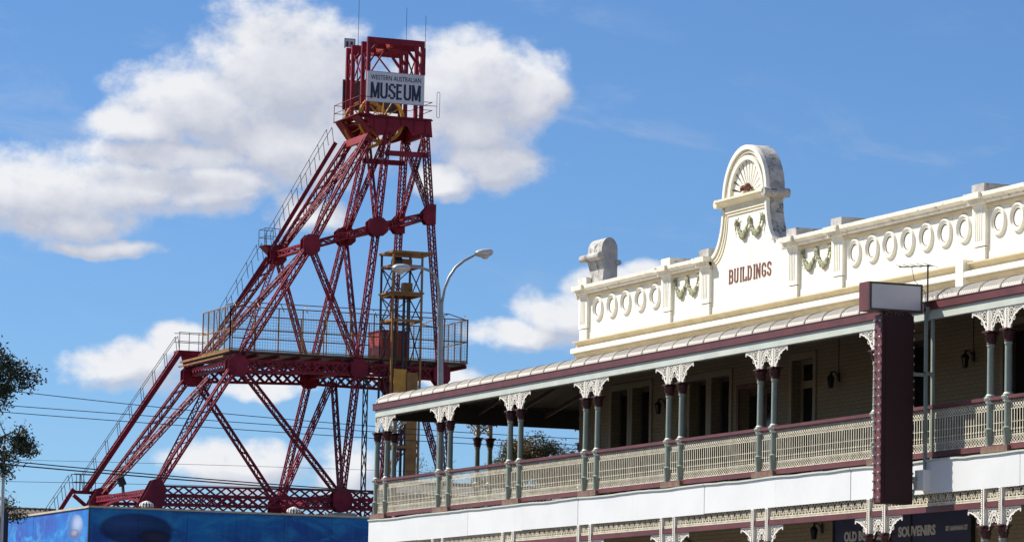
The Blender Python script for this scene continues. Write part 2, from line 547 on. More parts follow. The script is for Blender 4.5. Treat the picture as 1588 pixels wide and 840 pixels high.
def text_mesh(name, s, size, mat, sx=1.0, bold=0.0, extrude=0.004, align='CENTER', space=1.0):
    cu = bpy.data.curves.new(name, 'FONT')
    cu.body = s
    cu.size = size
    cu.extrude = extrude
    cu.offset = bold
    cu.align_x = align
    cu.align_y = 'CENTER'
    cu.space_character = space
    cu.resolution_u = 4
    o = bpy.data.objects.new('tmp_text', cu)
    col.objects.link(o)
    dg = bpy.context.evaluated_depsgraph_get()
    me = bpy.data.meshes.new_from_object(o.evaluated_get(dg))
    bpy.data.objects.remove(o)
    bpy.data.curves.remove(cu)
    me.transform(Matrix.Diagonal((sx, 1, 1, 1)))
    me.materials.clear()
    me.materials.append(MAT[mat])
    return me


FACE_NEAR = Matrix(((1, 0, 0), (0, 0, -1), (0, 1, 0)))                 # text on a face looking to -Y
FACE_STREET = Matrix(((0, 0, -1), (-1, 0, 0), (0, 1, 0)))              # text on a face looking to -X


def gz(y):
    """the street climbs gently away from the camera"""
    return 0.025 * max(0.0, min(y, 420) - 15)


# ------------------------------------------------------------------ ground, road, pavement
def sheet(name, x0, x1, y0, y1, dz, mat):
    ys = sorted({y0, y1} | {y for y in (15.0, 420.0) if y0 < y < y1})
    mb = MB()
    mb.strip([(x0, y, gz(y) + dz) for y in ys], [(x1, y, gz(y) + dz) for y in ys])
    o = part(name, mb, mat, None)
    return tag(o, kind='structure')


sheet('ground', -4000, 4000, -1500, 7000, 0.0, 'earth')
sheet('road', 6, 29.4, -60, 158, 0.004, 'asphalt')
for y in range(-20, 150, 9):
    mb = MB()
    mb.strip([(17.6, y, gz(y) + 0.008), (17.6, y + 4, gz(y + 4) + 0.008)], [(17.72, y, gz(y) + 0.008), (17.72, y + 4, gz(y + 4) + 0.008)])
    tag(part('road_marking', mb, 'line_paint', None), kind='structure')
pv = MB()
ys = [-60, 15, 92.5]
pv.strip([(29.4, y, gz(y) - 0.2) for y in ys], [(29.4, y, gz(y) + 0.14) for y in ys])
pv.strip([(29.4, y, gz(y) + 0.14) for y in ys], [(37.3, y, gz(y) + 0.14) for y in ys])
pv.strip([(29.4, 92.5, gz(92.5) - 0.2), (60, 92.5, gz(92.5) - 0.2)], [(29.4, 92.5, gz(92.5) + 0.14), (60, 92.5, gz(92.5) + 0.14)])
pv.strip([(37.3, 86.6, gz(86.6) + 0.14), (60, 86.6, gz(86.6) + 0.14)], [(37.3, 92.5, gz(92.5) + 0.14), (60, 92.5, gz(92.5) + 0.14)])
tag(part('pavement', pv, 'paving', None), kind='structure')

# ------------------------------------------------------------------ hotel
XC, XW, YC, YW = 33.577, 37.427, 90.35, 86.62       # verandah column line / wall face, far corner of verandah / of wall
YN = 52.0                                            # near end of what is built (out of frame)
hotel = thing('corner_hotel', (XW, 72, gz(72)), 'cream two storey corner hotel with iron lace verandah and arched parapet', 'building')


def wall_grid(mb, xf, ys, zs, holes, depth):
    """wall face looking to -X with real openings and reveals; holes=(y0,y1,z0,z1)"""
    Y = sorted(set(ys) | {h[0] for h in holes} | {h[1] for h in holes})
    Z = sorted(set(zs) | {h[2] for h in holes} | {h[3] for h in holes})
    for i in range(len(Y) - 1):
        for j in range(len(Z) - 1):
            cy, cz = (Y[i] + Y[i + 1]) / 2, (Z[j] + Z[j + 1]) / 2
            if any(h[0] < cy < h[1] and h[2] < cz < h[3] for h in holes):
                continue
            mb.add([(xf, Y[i], Z[j]), (xf, Y[i + 1], Z[j]), (xf, Y[i + 1], Z[j + 1]), (xf, Y[i], Z[j + 1])], [(0, 1, 2, 3)])
    for (a, b, c, d) in holes:
        x2 = xf + depth
        for q in ([(a, c), (a, d)], [(b, c), (b, d)], [(a, d), (b, d)], [(a, c), (b, c)]):
            (p0, p1), (q0, q1) = q
            mb.add([(xf, p0, p1), (xf, q0, q1), (x2, q0, q1), (x2, p0, p1)], [(0, 1, 2, 3)])


FL = 6.22                                             # upper verandah floor
UP = [(83.69, 84.64, FL, 9.2), (82.43, 83.41, FL, 9.2), (79.32, 80.2, FL, 9.14), (78.11, 79.05, FL, 9.14),
      (75.9, 77.63, FL, 8.78), (73.97, 74.99, FL, 9.22), (68.96, 69.9, FL, 9.2), (64.9, 65.8, FL, 9.2), (63.6, 64.5, FL, 9.2), (59.2, 60.4, FL, 9.2)]
GZ0 = gz(60) - 0.6
DOWN = [(83.0, 84.6, 2.6, 5.2), (79.6, 81.4, 2.6, 5.2), (75.6, 77.8, GZ0, 5.3), (62.0, 64.5, 2.6, 5.2), (57, 60, 2.6, 5.2)]
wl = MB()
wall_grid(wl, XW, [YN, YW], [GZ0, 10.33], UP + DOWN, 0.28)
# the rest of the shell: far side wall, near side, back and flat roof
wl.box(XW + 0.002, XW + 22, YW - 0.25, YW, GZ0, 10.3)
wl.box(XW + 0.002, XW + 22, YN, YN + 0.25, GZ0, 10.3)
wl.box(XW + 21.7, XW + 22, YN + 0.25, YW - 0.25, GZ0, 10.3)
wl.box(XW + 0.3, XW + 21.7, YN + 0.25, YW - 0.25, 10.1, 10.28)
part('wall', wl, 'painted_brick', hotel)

for k, (a, b, c, d) in enumerate(UP):
    xs = XW + 0.2
    if k == 4:                                        # wide brown doorway with a display board
        dr = part('door', MB().box(xs + 0.03, xs + 0.07, a, b, c, d), 'brown_joinery', hotel)
        for q in range(2):
            y0 = a + 0.1 + q * (b - a) / 2
            part('pane', MB().box(xs + 0.005, xs + 0.028, y0, y0 + (b - a) / 2 - 0.2, c + 0.5, d - 0.15), 'glass_dark', dr)
        part('architrave', MB().box(XW - 0.03, XW - 0.002, b, b + 0.12, c, d + 0.1).box(XW - 0.03, XW - 0.002, a - 0.12, a, c, d + 0.1)
             .box(XW - 0.031, XW - 0.002, a, b, d, d + 0.1), 'brown_joinery', hotel)
        continue
    tr = MB()
    for y0, y1 in ((b, b + 0.13), (a - 0.13, a)):
        tr.box(XW - 0.035, XW - 0.002, y0, y1, c, d + 0.14)
    tr.box(XW - 0.034, XW - 0.002, a, b, d, d + 0.14)
    part('window_surround' if k != 5 else 'door_surround', tr, 'cream_joinery', hotel)
    win = part('window' if k != 5 else 'door',
               MB().box(xs, xs + 0.06, a, a + 0.09, c, d).box(xs, xs + 0.06, b - 0.09, b, c, d)
               .box(xs, xs + 0.06, a + 0.09, b - 0.09, d - 0.09, d)
               .box(xs, xs + 0.06, a + 0.09, b - 0.09, (8.62 if k == 5 else 7.62), (8.78 if k == 5 else 7.69))
               .box(xs, xs + 0.06, a + 0.09, b - 0.09, c, c + 0.2), 'cream_joinery' if k == 5 else 'dark_joinery', hotel)
    zm = 8.62 if k == 5 else 7.62
    part('pane', MB().box(xs + 0.02, xs + 0.035, a + 0.09, b - 0.09, c + 0.2, zm), 'glass_dark', win)
    part('pane', MB().box(xs + 0.02, xs + 0.035, a + 0.09, b - 0.09, zm + (0.16 if k == 5 else 0.07), d - 0.09), 'glass_dark', win)
for (a, b, c, d) in DOWN:
    xs = XW + 0.2
    win = part('window', MB().box(xs, xs + 0.06, a, a + 0.09, c, d).box(xs, xs + 0.06, b - 0.09, b, c, d).box(xs, xs + 0.06, a + 0.09, b - 0.09, d - 0.09, d)
               .box(xs, xs + 0.06, a + 0.09, b - 0.09, c, c + 0.1), 'dark_joinery', hotel)
    part('pane', MB().box(xs + 0.02, xs + 0.035, a + 0.09, b - 0.09, c + 0.1, d - 0.09), 'glass_dark', win)
    # round-headed plaster label above each street-level opening
    am = MB()
    r1, r2, ym = (b - a) / 2 + 0.05, (b - a) / 2 + 0.28, (a + b) / 2
    zb = min(d, 5.55 - r2)
    A = [(ym + r1 * math.cos(R(q)), zb + r1 * math.sin(R(q))) for q in range(0, 181, 12)]
    B = [(ym + r2 * math.cos(R(q)), zb + r2 * math.sin(R(q))) for q in range(0, 181, 12)]
    am.prism(A + B[::-1], 'X', XW - 0.05, XW - 0.002)
    part('arch_moulding', am, 'cream_joinery', hotel)

# verandah floor and ground floor ceiling
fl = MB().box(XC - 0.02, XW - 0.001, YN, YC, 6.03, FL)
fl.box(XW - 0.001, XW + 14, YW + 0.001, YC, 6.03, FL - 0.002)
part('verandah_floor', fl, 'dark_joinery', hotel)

# ---- parapet
pp = part('parapet', MB().box(XW + 0.004, XW + 0.33, YN, YW - 0.004, 10.27, 11.70).box(XW + 0.331, XW + 18, YW - 0.33, YW - 0.01, 10.27, 11.70), 'cream_render', hotel)
# top cornice: stepped section along the front, and the same round the far side
CP = [(XW + 0.36, 11.70), (XW - 0.06, 11.70), (XW - 0.10, 11.73), (XW - 0.10, 11.77), (XW - 0.17, 11.80), (XW - 0.20, 11.82), (XW - 0.20, 11.90), (XW + 0.36, 11.93)]
for y0, y1 in ((79.12, YW + 0.18), (YN, 75.25)):
    part('cornice', MB().sweepY(CP, y0, y1, 1), 'coping', pp)
    # painted lower face of the cornice, a thin bed moulding
    part('bed_moulding', MB().sweepY([(XW + 0.0, 11.60), (XW - 0.03, 11.61), (XW - 0.06, 11.655), (XW - 0.06, 11.698), (XW + 0.0, 11.698)], y0, y1, 1), 'ochre_trim', pp)
part('cornice', MB().box(XW + 0.37, XW + 18, YW - 0.3, YW + 0.18, 11.72, 11.92), 'coping', pp)
LP = [(XW + 0.002, 10.262), (XW - 0.12, 10.262), (XW - 0.21, 10.275), (XW - 0.21, 10.375), (XW - 0.18, 10.39), (XW + 0.002, 10.395)]
LT = [(XW + 0.002, 10.396), (XW - 0.06, 10.396), (XW - 0.05, 10.47), (XW - 0.09, 10.525), (XW - 0.16, 10.535), (XW - 0.16, 10.56), (XW + 0.002, 10.575)]
LB = [(XW + 0.002, 9.96), (XW - 0.05, 9.96), (XW - 0.06, 10.10), (XW - 0.075, 10.17), (XW - 0.10, 10.21), (XW - 0.14, 10.23), (XW - 0.14, 10.260), (XW + 0.002, 10.261)]
for y0, y1 in ((67.38, YW + 0.14), (YN, 67.08)):
    part('string_course', MB().sweepY(LP, y0, y1, 1), 'cream_render', pp)
    part('string_course', MB().sweepY(LT, y0, y1, 1), 'ochre_trim', pp)
    part('string_course', MB().sweepY(LB, y0, y1, 1), 'ochre_trim', pp)
part('string_course', MB().box(XW - 0.22, XW, 67.08, 67.38, 10.0, 10.63), 'cream_render', pp)
PIL = [(86.11, 86.62), (81.25, 81.77), (79.15, 79.68), (74.71, 75.21), (72.58, 73.09), (66.46, 66.98), (60.3, 60.82), (54.1, 54.6)]
for a, b in PIL:
    p = MB().box(XW - 0.07, XW + 0.002, a, b, 10.86, 11.70)
    pl = part('pilaster', p, 'cream_render', hotel)
    part('plinth', MB().box(XW - 0.055, XW + 0.001, a + 0.03, b - 0.03, 10.565, 10.84), 'cream_render', pl)
    for k in range(4):
        yy = a + 0.13 + k * (b - a - 0.2) / 4
        part('fluting', MB().box(XW - 0.082, XW - 0.0705, yy, yy + 0.035, 10.98, 11.56), 'cream_render', pl)
    # cornice breaks forward over each pilaster, with a square block on top
    part('cornice_break', MB().box(XW - 0.26, XW - 0.03, a - 0.05, b + 0.05, 11.79, 11.905).box(XW - 0.16, XW - 0.03, a - 0.03, b + 0.03, 11.70, 11.788), 'coping', pl)
    part('cap_block', MB().box(XW - 0.10, XW + 0.5, a + 0.0, b - 0.02, 11.915, 12.10), 'weathered_stone' if a < 80 and a > 66 else 'coping', pl)
RINGS = [85.57, 84.73, 83.92, 83.08, 82.24, 72.13, 71.34, 70.57, 69.78, 68.99, 68.21, 67.43, 66.03, 65.28, 64.52, 63.76, 63.0, 62.24, 61.5]
rp = [(0.185, 0.0), (0.185, -0.018), (0.198, -0.028), (0.212, -0.018), (0.222, -0.016), (0.235, -0.044), (0.262, -0.055), (0.283, -0.040), (0.29, 0.0)]
ring_me = MB().lathe(rp, (0, 0, 0), 40, 'X', cap=False).mesh('ring_moulding', 'cream_render', 50)
groove_me = MB().lathe([(0.168, -0.001), (0.168, -0.006), (0.186, -0.006), (0.186, -0.001)], (0, 0, 0), 40, 'X', cap=False).mesh('ring_groove', 'letter_edge', 40)
for y in RINGS:
    rg = link('ring_moulding', ring_me, pp, (XW + 0.004, y, 11.29))
    link('ring_groove', groove_me, pp, (XW + 0.004, y, 11.29))

# ---- arched gable over the name
gy = 77.43
RA = 1.13
left, right = gy + RA, gy - RA


def curve_edge(sgn, off=0.0):
    """concave sweep from the cornice up to the ledge on one side; sgn +1 far side"""
    pts = []
    for k in range(13):
        a = R(90 * k / 12)
        # quarter curve: starts flat at the cornice, ends upright under the ledge
        pts.append((gy + sgn * (RA + 0.68 - (0.68 + off) * math.sin(a) ** 1.0 + 0.0), 11.88 + (12.95 - 11.88) * (1 - math.cos(a)) + off * 0.0))
    return pts


far_e, near_e = curve_edge(1), curve_edge(-1)
arch = [(gy + RA * math.cos(R(q)), 13.13 + RA * math.sin(R(q))) for q in range(0, 181, 6)]
body = [(far_e[0][0], 10.57)] + far_e + [(left, 13.13)] + arch[::-1][1:-1] + [(right, 13.13)] + near_e[::-1] + [(near_e[0][0], 10.57)]
gb = MB()
# body below the ledge
poly = [(far_e[0][0], 11.69)] + far_e + near_e[::-1] + [(near_e[0][0], 11.69)]
gb.prism(poly, 'X', XW + 0.003, XW + 0.36)
gable = part('gable', gb, ['cream_render'], hotel)
# weathered masonry back and flanks, set a hair inside the front
for e, s_ in ((far_e, 1), (near_e, -1)):
    bk = MB()
    A = [(XW + 0.03, y + s_ * 0.004, z + 0.004) for y, z in e]
    B = [(XW + 0.364, y + s_ * 0.004, z + 0.004) for y, z in e]
    bk.strip(A, B)
    part('gable_flank', bk, 'lichen_stone', gable, 40)
def annulus(r0_, r1_):
    A = [(gy + r1_ * math.cos(R(q)), 13.12 + r1_ * math.sin(R(q))) for q in range(0, 181, 5)]
    B = [(gy + r0_ * math.cos(R(q)), 13.12 + r0_ * math.sin(R(q))) for q in range(0, 181, 5)]
    return A + B[::-1]


part('arch_back', MB().prism(annulus(0.80, 1.137), 'X', XW + 0.032, XW + 0.40), 'lichen_stone', gable, 40)
part('arch_plate', MB().prism([(gy + 0.798 * math.cos(R(q)), 13.12 + 0.798 * math.sin(R(q))) for q in range(0, 181, 5)], 'X', XW + 0.201, XW + 0.38), 'weathered_stone', gable, 40)
for ra, rb, x0, x1, mt in ((1.03, 1.132, -0.06, 0.031, 'cream_render'), (0.955, 1.028, -0.02, 0.0305, 'cream_trim'), (0.802, 0.90, -0.03, 0.030, 'cream_render')):
    part('arch_moulding', MB().prism(annulus(ra, rb), 'X', XW + x0, XW + x1), mt, gable, 40)
# scallop shell: fluted ribs fanning out of the middle
sh = MB()
nrib = 13
def S(r, a, dx):
    return (XW + dx, gy + r * math.cos(a), 13.14 + r * math.sin(a))
sh.prism([(gy + 0.81 * math.cos(R(q)), 13.13 + 0.81 * math.sin(R(q))) for q in range(0, 181, 6)], 'X', XW + 0.15, XW + 0.19)
for k in range(nrib):
    a0, a1 = R(180 * (k + 0.16) / nrib), R(180 * (k + 0.84) / nrib)
    lo = [S(0.12, a0, 0.16), S(0.8, a0, 0.16), S(0.8, a1, 0.16), S(0.12, a1, 0.16)]
    hi = [S(0.12, a0, 0.07), S(0.8, a0, 0.03), S(0.8, a1, 0.03), S(0.12, a1, 0.07)]
    sh.add(lo + hi, [(0, 1, 2, 3), (4, 5, 6, 7), (0, 1, 5, 4), (1, 2, 6, 5), (2, 3, 7, 6), (3, 0, 4, 7)])
part('shell', sh, 'cream_render', gable)
for dy, dz, r in ((0.10, 13.27, 0.085), (-0.12, 13.29, 0.095)):
    part('boss', MB().lathe([(0.02, -r), (r * 0.7, -r * 0.7), (r, 0), (r * 0.7, r * 0.7), (0.02, r)], (XW - 0.03, gy + dy, dz), 10), 'rust_ball', gable, 60)
part('boss', MB().lathe([(0.03, -0.07), (0.06, -0.04), (0.07, 0.02), (0.03, 0.06)], (XW - 0.03, gy + 0.05, 13.17), 10), 'cream_trim', gable, 60)
# ledge under the arch, with rolled ends
ld = MB().sweepY([(XW + 0.42, 12.96), (XW - 0.06, 12.96), (XW - 0.10, 13.0), (XW - 0.16, 13.03), (XW - 0.20, 13.07), (XW - 0.20, 13.12), (XW - 0.05, 13.16), (XW + 0.42, 13.16)], gy - RA - 0.06, gy + RA + 0.10)
part('ledge', ld, 'cream_trim', gable)
part('ledge_roll', MB().tube([(XW - 0.18, gy - RA - 0.10, 13.06), (XW + 0.45, gy - RA - 0.10, 13.06)], 0.10, 12), 'weathered_stone', gable, 50)
part('ledge_roll', MB().tube([(XW - 0.18, gy + RA + 0.12, 13.04), (XW + 0.45, gy + RA + 0.12, 13.04)], 0.10, 12), 'cream_trim', gable, 50)
# raised moulding following the curved edges and the panel head
for e, s_ in ((far_e, 1), (near_e, -1)):
    if s_ < 0:
        e = [q for q in e]
    for w0, w1, xx in ((0.0, 0.07, -0.06), (0.075, 0.15, -0.03), (0.16, 0.21, -0.015)):
        if s_ < 0 and w0 > 0: continue
        A = [(y + 0.004 * s_ - s_ * w0, z - 0.8 * w0 + 0.002) for y, z in e]
        B = [(y - s_ * w1, z - 0.8 * w1) for y, z in e]
        if s_ < 0:
            A, B = A[4:], B[4:]
        part('edge_moulding', MB().prism(A + B[::-1], 'X', XW + xx, XW + 0.05), 'cream_render' if w0 == 0 else 'cream_trim', gable, 40)
part('panel_head', MB().box(XW - 0.04, XW + 0.01, gy - RA + 0.03, gy + RA - 0.12, 12.80, 12.958).box(XW - 0.02, XW + 0.01, gy - RA + 0.03, gy + RA - 0.2, 12.74, 12.799), 'cream_trim', gable)


# ---- plaster garlands
def garland():
    mb = MB()
    rr = random.Random(3)
    def blob(y, z, r, x=-0.03):
        mb.lathe([(r * 0.25, -r), (r * 0.8, -r * 0.55), (r, 0), (r * 0.8, r * 0.55), (r * 0.25, r)],
                 (x + rr.uniform(-0.02, 0.01), y + rr.uniform(-0.012, 0.012), z + rr.uniform(-0.012, 0.012)), 6)
    for c in (0.68, 0.0, -0.68):
        for k in range(8):
            a = 2 * math.pi * k / 8
            blob(c + 0.06 * math.cos(a), 0.06 * math.sin(a), 0.042)
        blob(c, 0, 0.05, -0.06)
    for s_ in (1, -1):
        for k in range(15):
            u = k / 14
            y = s_ * (0.64 - 0.60 * u)
            z = -0.05 - 0.30 * math.sin(math.pi * u) - 0.02
            for q in range(2):
                blob(y + rr.uniform(-0.02, 0.02), z + rr.uniform(-0.04, 0.04), 0.03 + 0.042 * math.sin(math.pi * u))
        for k in range(7):
            blob(s_ * (0.70 + 0.025 * math.sin(k)), -0.06 - 0.048 * k, 0.035 - 0.003 * k)
        for k in range(3):
            blob(s_ * (0.62 - 0.03 * k), 0.05 + 0.04 * k * 0.7, 0.022)
    mb.v = [(x * 0.5, y * 0.96, z * 0.9) for x, y, z in mb.v]
    return mb.mesh('garland', 'garland_paint', 60)


gm = garland()
link('garland', gm, gable, (XW - 0.02, 77.19, 12.54))
for y in (73.89, 80.46):
    link('garland', gm, pp, (XW - 0.01, y, 11.50))


# ---- raised name, block letters
def letter_strokes(ch):
    L = {'B': [((.1, 0), (.1, 1)), ((.1, .92), (.7, .92)), ((.1, .52), (.7, .52)), ((.1, .08), (.7, .08)), ((.78, .84), (.78, .6)), ((.8, .44), (.8, .16)), ((.7, .92), (.8, .8)), ((.7, .08), (.82, .2)), ((.78, .62), (.68, .52)), ((.8, .42), (.68, .52)), ((-.06, .95), (.1, .95)), ((-.06, .05), (.1, .05))],
         'U': [((.12, .12), (.12, 1)), ((.8, .12), (.8, 1)), ((.2, .08), (.72, .08)), ((.12, .2), (.24, .08)), ((.8, .2), (.68, .08)), ((-.03, .95), (.27, .95)), ((.65, .95), (.95, .95))],
         'I': [((.3, 0), (.3, 1)), ((.12, .95), (.48, .95)), ((.12, .05), (.48, .05))],
         'L': [((.12, 0), (.12, 1)), ((.1, .08), (.8, .08)), ((.8, .0), (.8, .3)), ((-.05, .95), (.3, .95))],
         'D': [((.12, 0), (.12, 1)), ((.1, .92), (.65, .92)), ((.1, .08), (.65, .08)), ((.8, .8), (.8, .2)), ((.62, .92), (.8, .75)), ((.62, .08), (.8, .25)), ((-.05, .95), (.1, .95)), ((-.05, .05), (.1, .05))],
         'N': [((.1, 0), (.1, 1)), ((.82, 0), (.82, 1)), ((.12, .95), (.8, .05)), ((-.04, .05), (.26, .05)), ((.68, .95), (.96, .95))],
         'G': [((.12, .2), (.12, .8)), ((.3, .92), (.68, .92)), ((.3, .08), (.68, .08)), ((.12, .76), (.32, .92)), ((.12, .24), (.32, .08)), ((.66, .92), (.82, .78)), ((.82, .66), (.82, .85)), ((.82, .1), (.82, .42)), ((.52, .4), (.85, .4)), ((.66, .08), (.82, .2))],
         'S': [((.14, .62), (.14, .8)), ((.3, .92), (.66, .92)), ((.3, .08), (.66, .08)), ((.14, .78), (.3, .92)), ((.66, .92), (.8, .76)), ((.82, .7), (.82, .88)), ((.14, .64), (.3, .54)), ((.28, .54), (.66, .46)), ((.66, .47), (.8, .36)), ((.8, .38), (.8, .2)), ((.8, .22), (.66, .08)), ((.14, .26), (.3, .08)), ((.12, .12), (.12, .32))]}
    return L[ch]


word = gable
wds = dict(B=1, U=1, I=.62, L=.95, D=1, N=1.05, G=1, S=1)
tot = sum(wds[c] for c in 'BUILDINGS')
yy = 78.25
unit = 2.2 / tot
for ch in 'BUILDINGS':
    mb = MB()
    for (p, q) in letter_strokes(ch):
        w = unit * 0.80
        P = (XW - 0.004, yy - p[0] * w, 11.195 + p[1] * 0.33)
        Q = (XW - 0.004, yy - q[0] * w, 11.195 + q[1] * 0.33)
        vert = abs(p[0] - q[0]) < 0.02
        horiz = abs(p[1] - q[1]) < 0.02
        th = 0.046 if vert else (0.036 if horiz else 0.042)
        mb.bar(P, Q, 0.012 + random.uniform(0, 0.004), th, u=(1, 0, 0))
    part('letter', mb, 'letter_paint', word)
    yy -= wds[ch] * unit

# ---- rounded masonry pediment on the far corner
eb = MB()
prof = [(XW + 0.02, 11.92), (XW + 0.05, 12.25), (XW - 0.02, 12.5)] + [(XW + 0.20 + 0.21 * math.cos(R(q)), 12.72 + 0.31 * math.sin(R(q))) for q in range(180, -1, -12)] + [(XW + 0.41, 12.4), (XW + 0.41, 11.92)]
eb.prism(prof, 'Y', 85.42, 86.25)
ped = part('corner_pediment', eb, 'lichen_stone', hotel, 40)
part('pediment_back', MB().prism([(x, z) for x, z in prof if True], 'Y', 85.405, 85.418), 'grey_render', ped)
part('pediment_roll', MB().tube([(XW - 0.05, 85.36, 12.57), (XW - 0.05, 86.5, 12.57)], 0.095, 14), 'weathered_stone', ped, 50)
part('pediment_roll', MB().tube([(XW + 0.43, 85.36, 12.42), (XW + 0.43, 86.5, 12.42)], 0.07, 14), 'grey_render', ped, 50)

# ---- verandah roof of separate corrugated sheets
XE, YE = XC - 0.03, YC + 0.05                         # outer roof edges (front, side)
D_END = XW - XE - 0.02


def rz(d):
    """roof height at distance d from its edge: bullnose then a low pitch"""
    d = max(0.0, d)
    if d < 0.5:
        a = math.acos(max(-1.0, 1 - d / 0.5))
        return 9.075 + 0.265 * math.sin(a)
    return 9.34 + (d - 0.5) * 0.12


DS = [0, .012, .04, .08, .13, .19, .26, .34, .42, .5, .8, 1.4, 2.2, 3.0, D_END]
SHW = 0.762
NC = 10


def sheet_mesh(y0, hip, side=False):
    """one sheet from y0 towards -Y; hip: clip along the corner line"""
    nsub = NC * 4
    vs, fs = [], []
    for i in range(nsub + 1):
        c = i / nsub
        lap = 0.010 * (1 - c)
        y = y0 + 0.05 - c * (SHW + 0.05)
        cor = 0.013 * math.cos(2 * math.pi * NC * c)
        lim = (YE - y) if hip else 1e9
        for d in DS:
            dd = min(d, max(0.0, lim))
            vs.append((XE + dd - (0.0 if d > .5 else cor * 0.7), y, rz(dd) + cor + lap))
    m = len(DS)
    for i in range(nsub):
        for k in range(m - 1):
            fs.append((i * m + k, i * m + k + 1, (i + 1) * m + k + 1, (i + 1) * m + k))
    if side:
        # mirrored about the hip so that it runs along the side street
        vs = [(XE + (YE - y), YE - (x - XE), z - 0.002) for x, y, z in vs]
    mb = MB()
    mb.add(vs, fs)
    return mb


rf = part('verandah_roof', MB().box(XW - 0.06, XW - 0.003, YN, YW + 0.05, rz(D_END) - 0.02, rz(D_END) + 0.10), 'galvanised', hotel)
k = 0
proto = None
while YE - 0.04 - k * SHW > YN:
    y0 = YE - 0.04 - k * SHW
    if y0 > YW - 0.3 - 0.2:
        part('roof_sheet', sheet_mesh(y0, True), 'roof_iron', rf, 60)
        part('roof_sheet', sheet_mesh(y0, True, True), 'roof_iron', rf, 60)
        base_y = y0
    else:
        if proto is None:
            proto = sheet_mesh(0.0, False).mesh('roof_sheet', 'roof_iron', 60)
        link('roof_sheet', proto, rf, (0, y0, random.uniform(-0.003, 0.003)))
    k += 1
sproto = None
for k in range(6, 18):
    y0 = YE - 0.04 - k * SHW
    part('roof_sheet', sheet_mesh(y0, False, True), 'roof_iron', rf, 60) if False else None
sd = MB()
A = [(XE + 3.5, YE - d, rz(d) - 0.004) for d in DS]
B = [(XW + 14, YE - d, rz(d) - 0.004) for d in DS]
sd.strip(A, B)
part('side_roof', sd, 'roof_iron', rf, 60)
# flashing strips lapping each sheet joint, ridge roll on the hip
for k in range(0, 52):
    y = YE - 0.04 - k * SHW - 0.762 + 0.03
    if y < YN: break
    lim = YE - y
    A = [(XE + min(d, lim) - 0.016, y, rz(min(d, lim)) + 0.030) for d in DS[:-2]]
    B = [(XE + min(d, lim) - 0.016, y + 0.016, rz(min(d, lim)) + 0.018) for d in DS[:-2]]
    if k % 1 == 0:
        part('sheet_lap', MB().strip(A, B), 'dark_joinery' if (k in (25, 27, 30, 33)) else 'roof_lap', rf)
part('hip_roll', MB().tube([(XE + d, YE - d, rz(d) + 0.012) for d in DS], 0.035, 8), 'roof_iron', rf, 50)
# ceiling under the iron: boards between rafters
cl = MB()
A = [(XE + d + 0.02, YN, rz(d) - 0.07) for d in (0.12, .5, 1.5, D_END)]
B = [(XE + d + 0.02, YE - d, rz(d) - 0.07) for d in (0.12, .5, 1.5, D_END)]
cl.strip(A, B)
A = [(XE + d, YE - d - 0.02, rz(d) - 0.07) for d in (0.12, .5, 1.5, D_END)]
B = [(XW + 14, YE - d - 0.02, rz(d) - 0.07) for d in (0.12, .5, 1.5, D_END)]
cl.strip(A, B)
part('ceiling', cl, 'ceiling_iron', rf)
for y in [YE - 0.9 - 0.9 * i for i in range(40)]:
    if y < YN: break
    e = min(D_END, YE - y)
    part('rafter', MB().bar((XE + 0.15, y, 8.98), (XE + e, y, rz(e) - 0.13), 0.10, 0.05), 'dark_joinery', rf)
for x in [XE + 0.9 + 0.9 * i for i in range(10)]:
    e = min(D_END, x - XE)
    part('rafter', MB().bar((x, YE - 0.15, 8.98), (x, YE - e, rz(e) - 0.13), 0.10, 0.05), 'dark_joinery', rf)
# gutter (maroon) and pale beam under it, front and side
gp = [(XE + 0.04, 8.928), (XE - 0.065, 8.928), (XE - 0.075, 8.94), (XE - 0.078, 9.07), (XE - 0.09, 9.08), (XE - 0.09, 9.092), (XE + 0.04, 9.085)]
part('gutter', MB().sweepY(gp, YN, YE + 0.08), 'maroon_paint', hotel)
g2 = MB().box(XE - 0.075, XW + 14, YE - 0.04, YE + 0.082, 8.926, 9.0925)
part('gutter', g2, 'maroon_paint', hotel)
part('beam', MB().box(XC - 0.062, XC + 0.045, YN, YC + 0.045, 8.765, 8.98), 'pale_sage', hotel)
part('beam', MB().box(XC + 0.046, XW + 14, YC - 0.045, YC + 0.044, 8.74, 8.975), 'pale_sage', hotel)
part('shade_board', MB().box(XC + 0.06, XW + 14, YC - 0.075, YC - 0.048, 8.70, 9.14), 'dark_joinery', hotel)  # added boards, their dark colour stands in for shade on the beams' inner faces
part('shade_board', MB().box(XC + 0.048, XC + 0.075, YN, YC - 0.08, 8.74, 9.14), 'dark_joinery', hotel)


# ---- iron lace
def ring2(mb, c, r, w, x0=-0.006, x1=0.006, n=10, a0=0, a1=360):
    A, B = [], []
    for k in range(n + 1):
        a = R(a0 + (a1 - a0) * k / n)
        A.append((c[0] + (r + w / 2) * math.cos(a), c[1] + (r + w / 2) * math.sin(a)))
        B.append((c[0] + (r - w / 2) * math.cos(a), c[1] + (r - w / 2) * math.sin(a)))
    for k in range(n):
        mb.prism([A[k], A[k + 1], B[k + 1], B[k]], 'X', x0, x1)


def stroke(mb, pts, w, x0=-0.006, x1=0.006):
    for p, q in zip(pts[:-1], pts[1:]):
        d = V((q[0] - p[0], q[1] - p[1]))
        n = V((-d.y, d.x)).normalized() * (w / 2)
        mb.prism([(p[0] + n.x, p[1] + n.y), (q[0] + n.x, q[1] + n.y), (q[0] - n.x, q[1] - n.y), (p[0] - n.x, p[1] - n.y)], 'X', x0, x1)


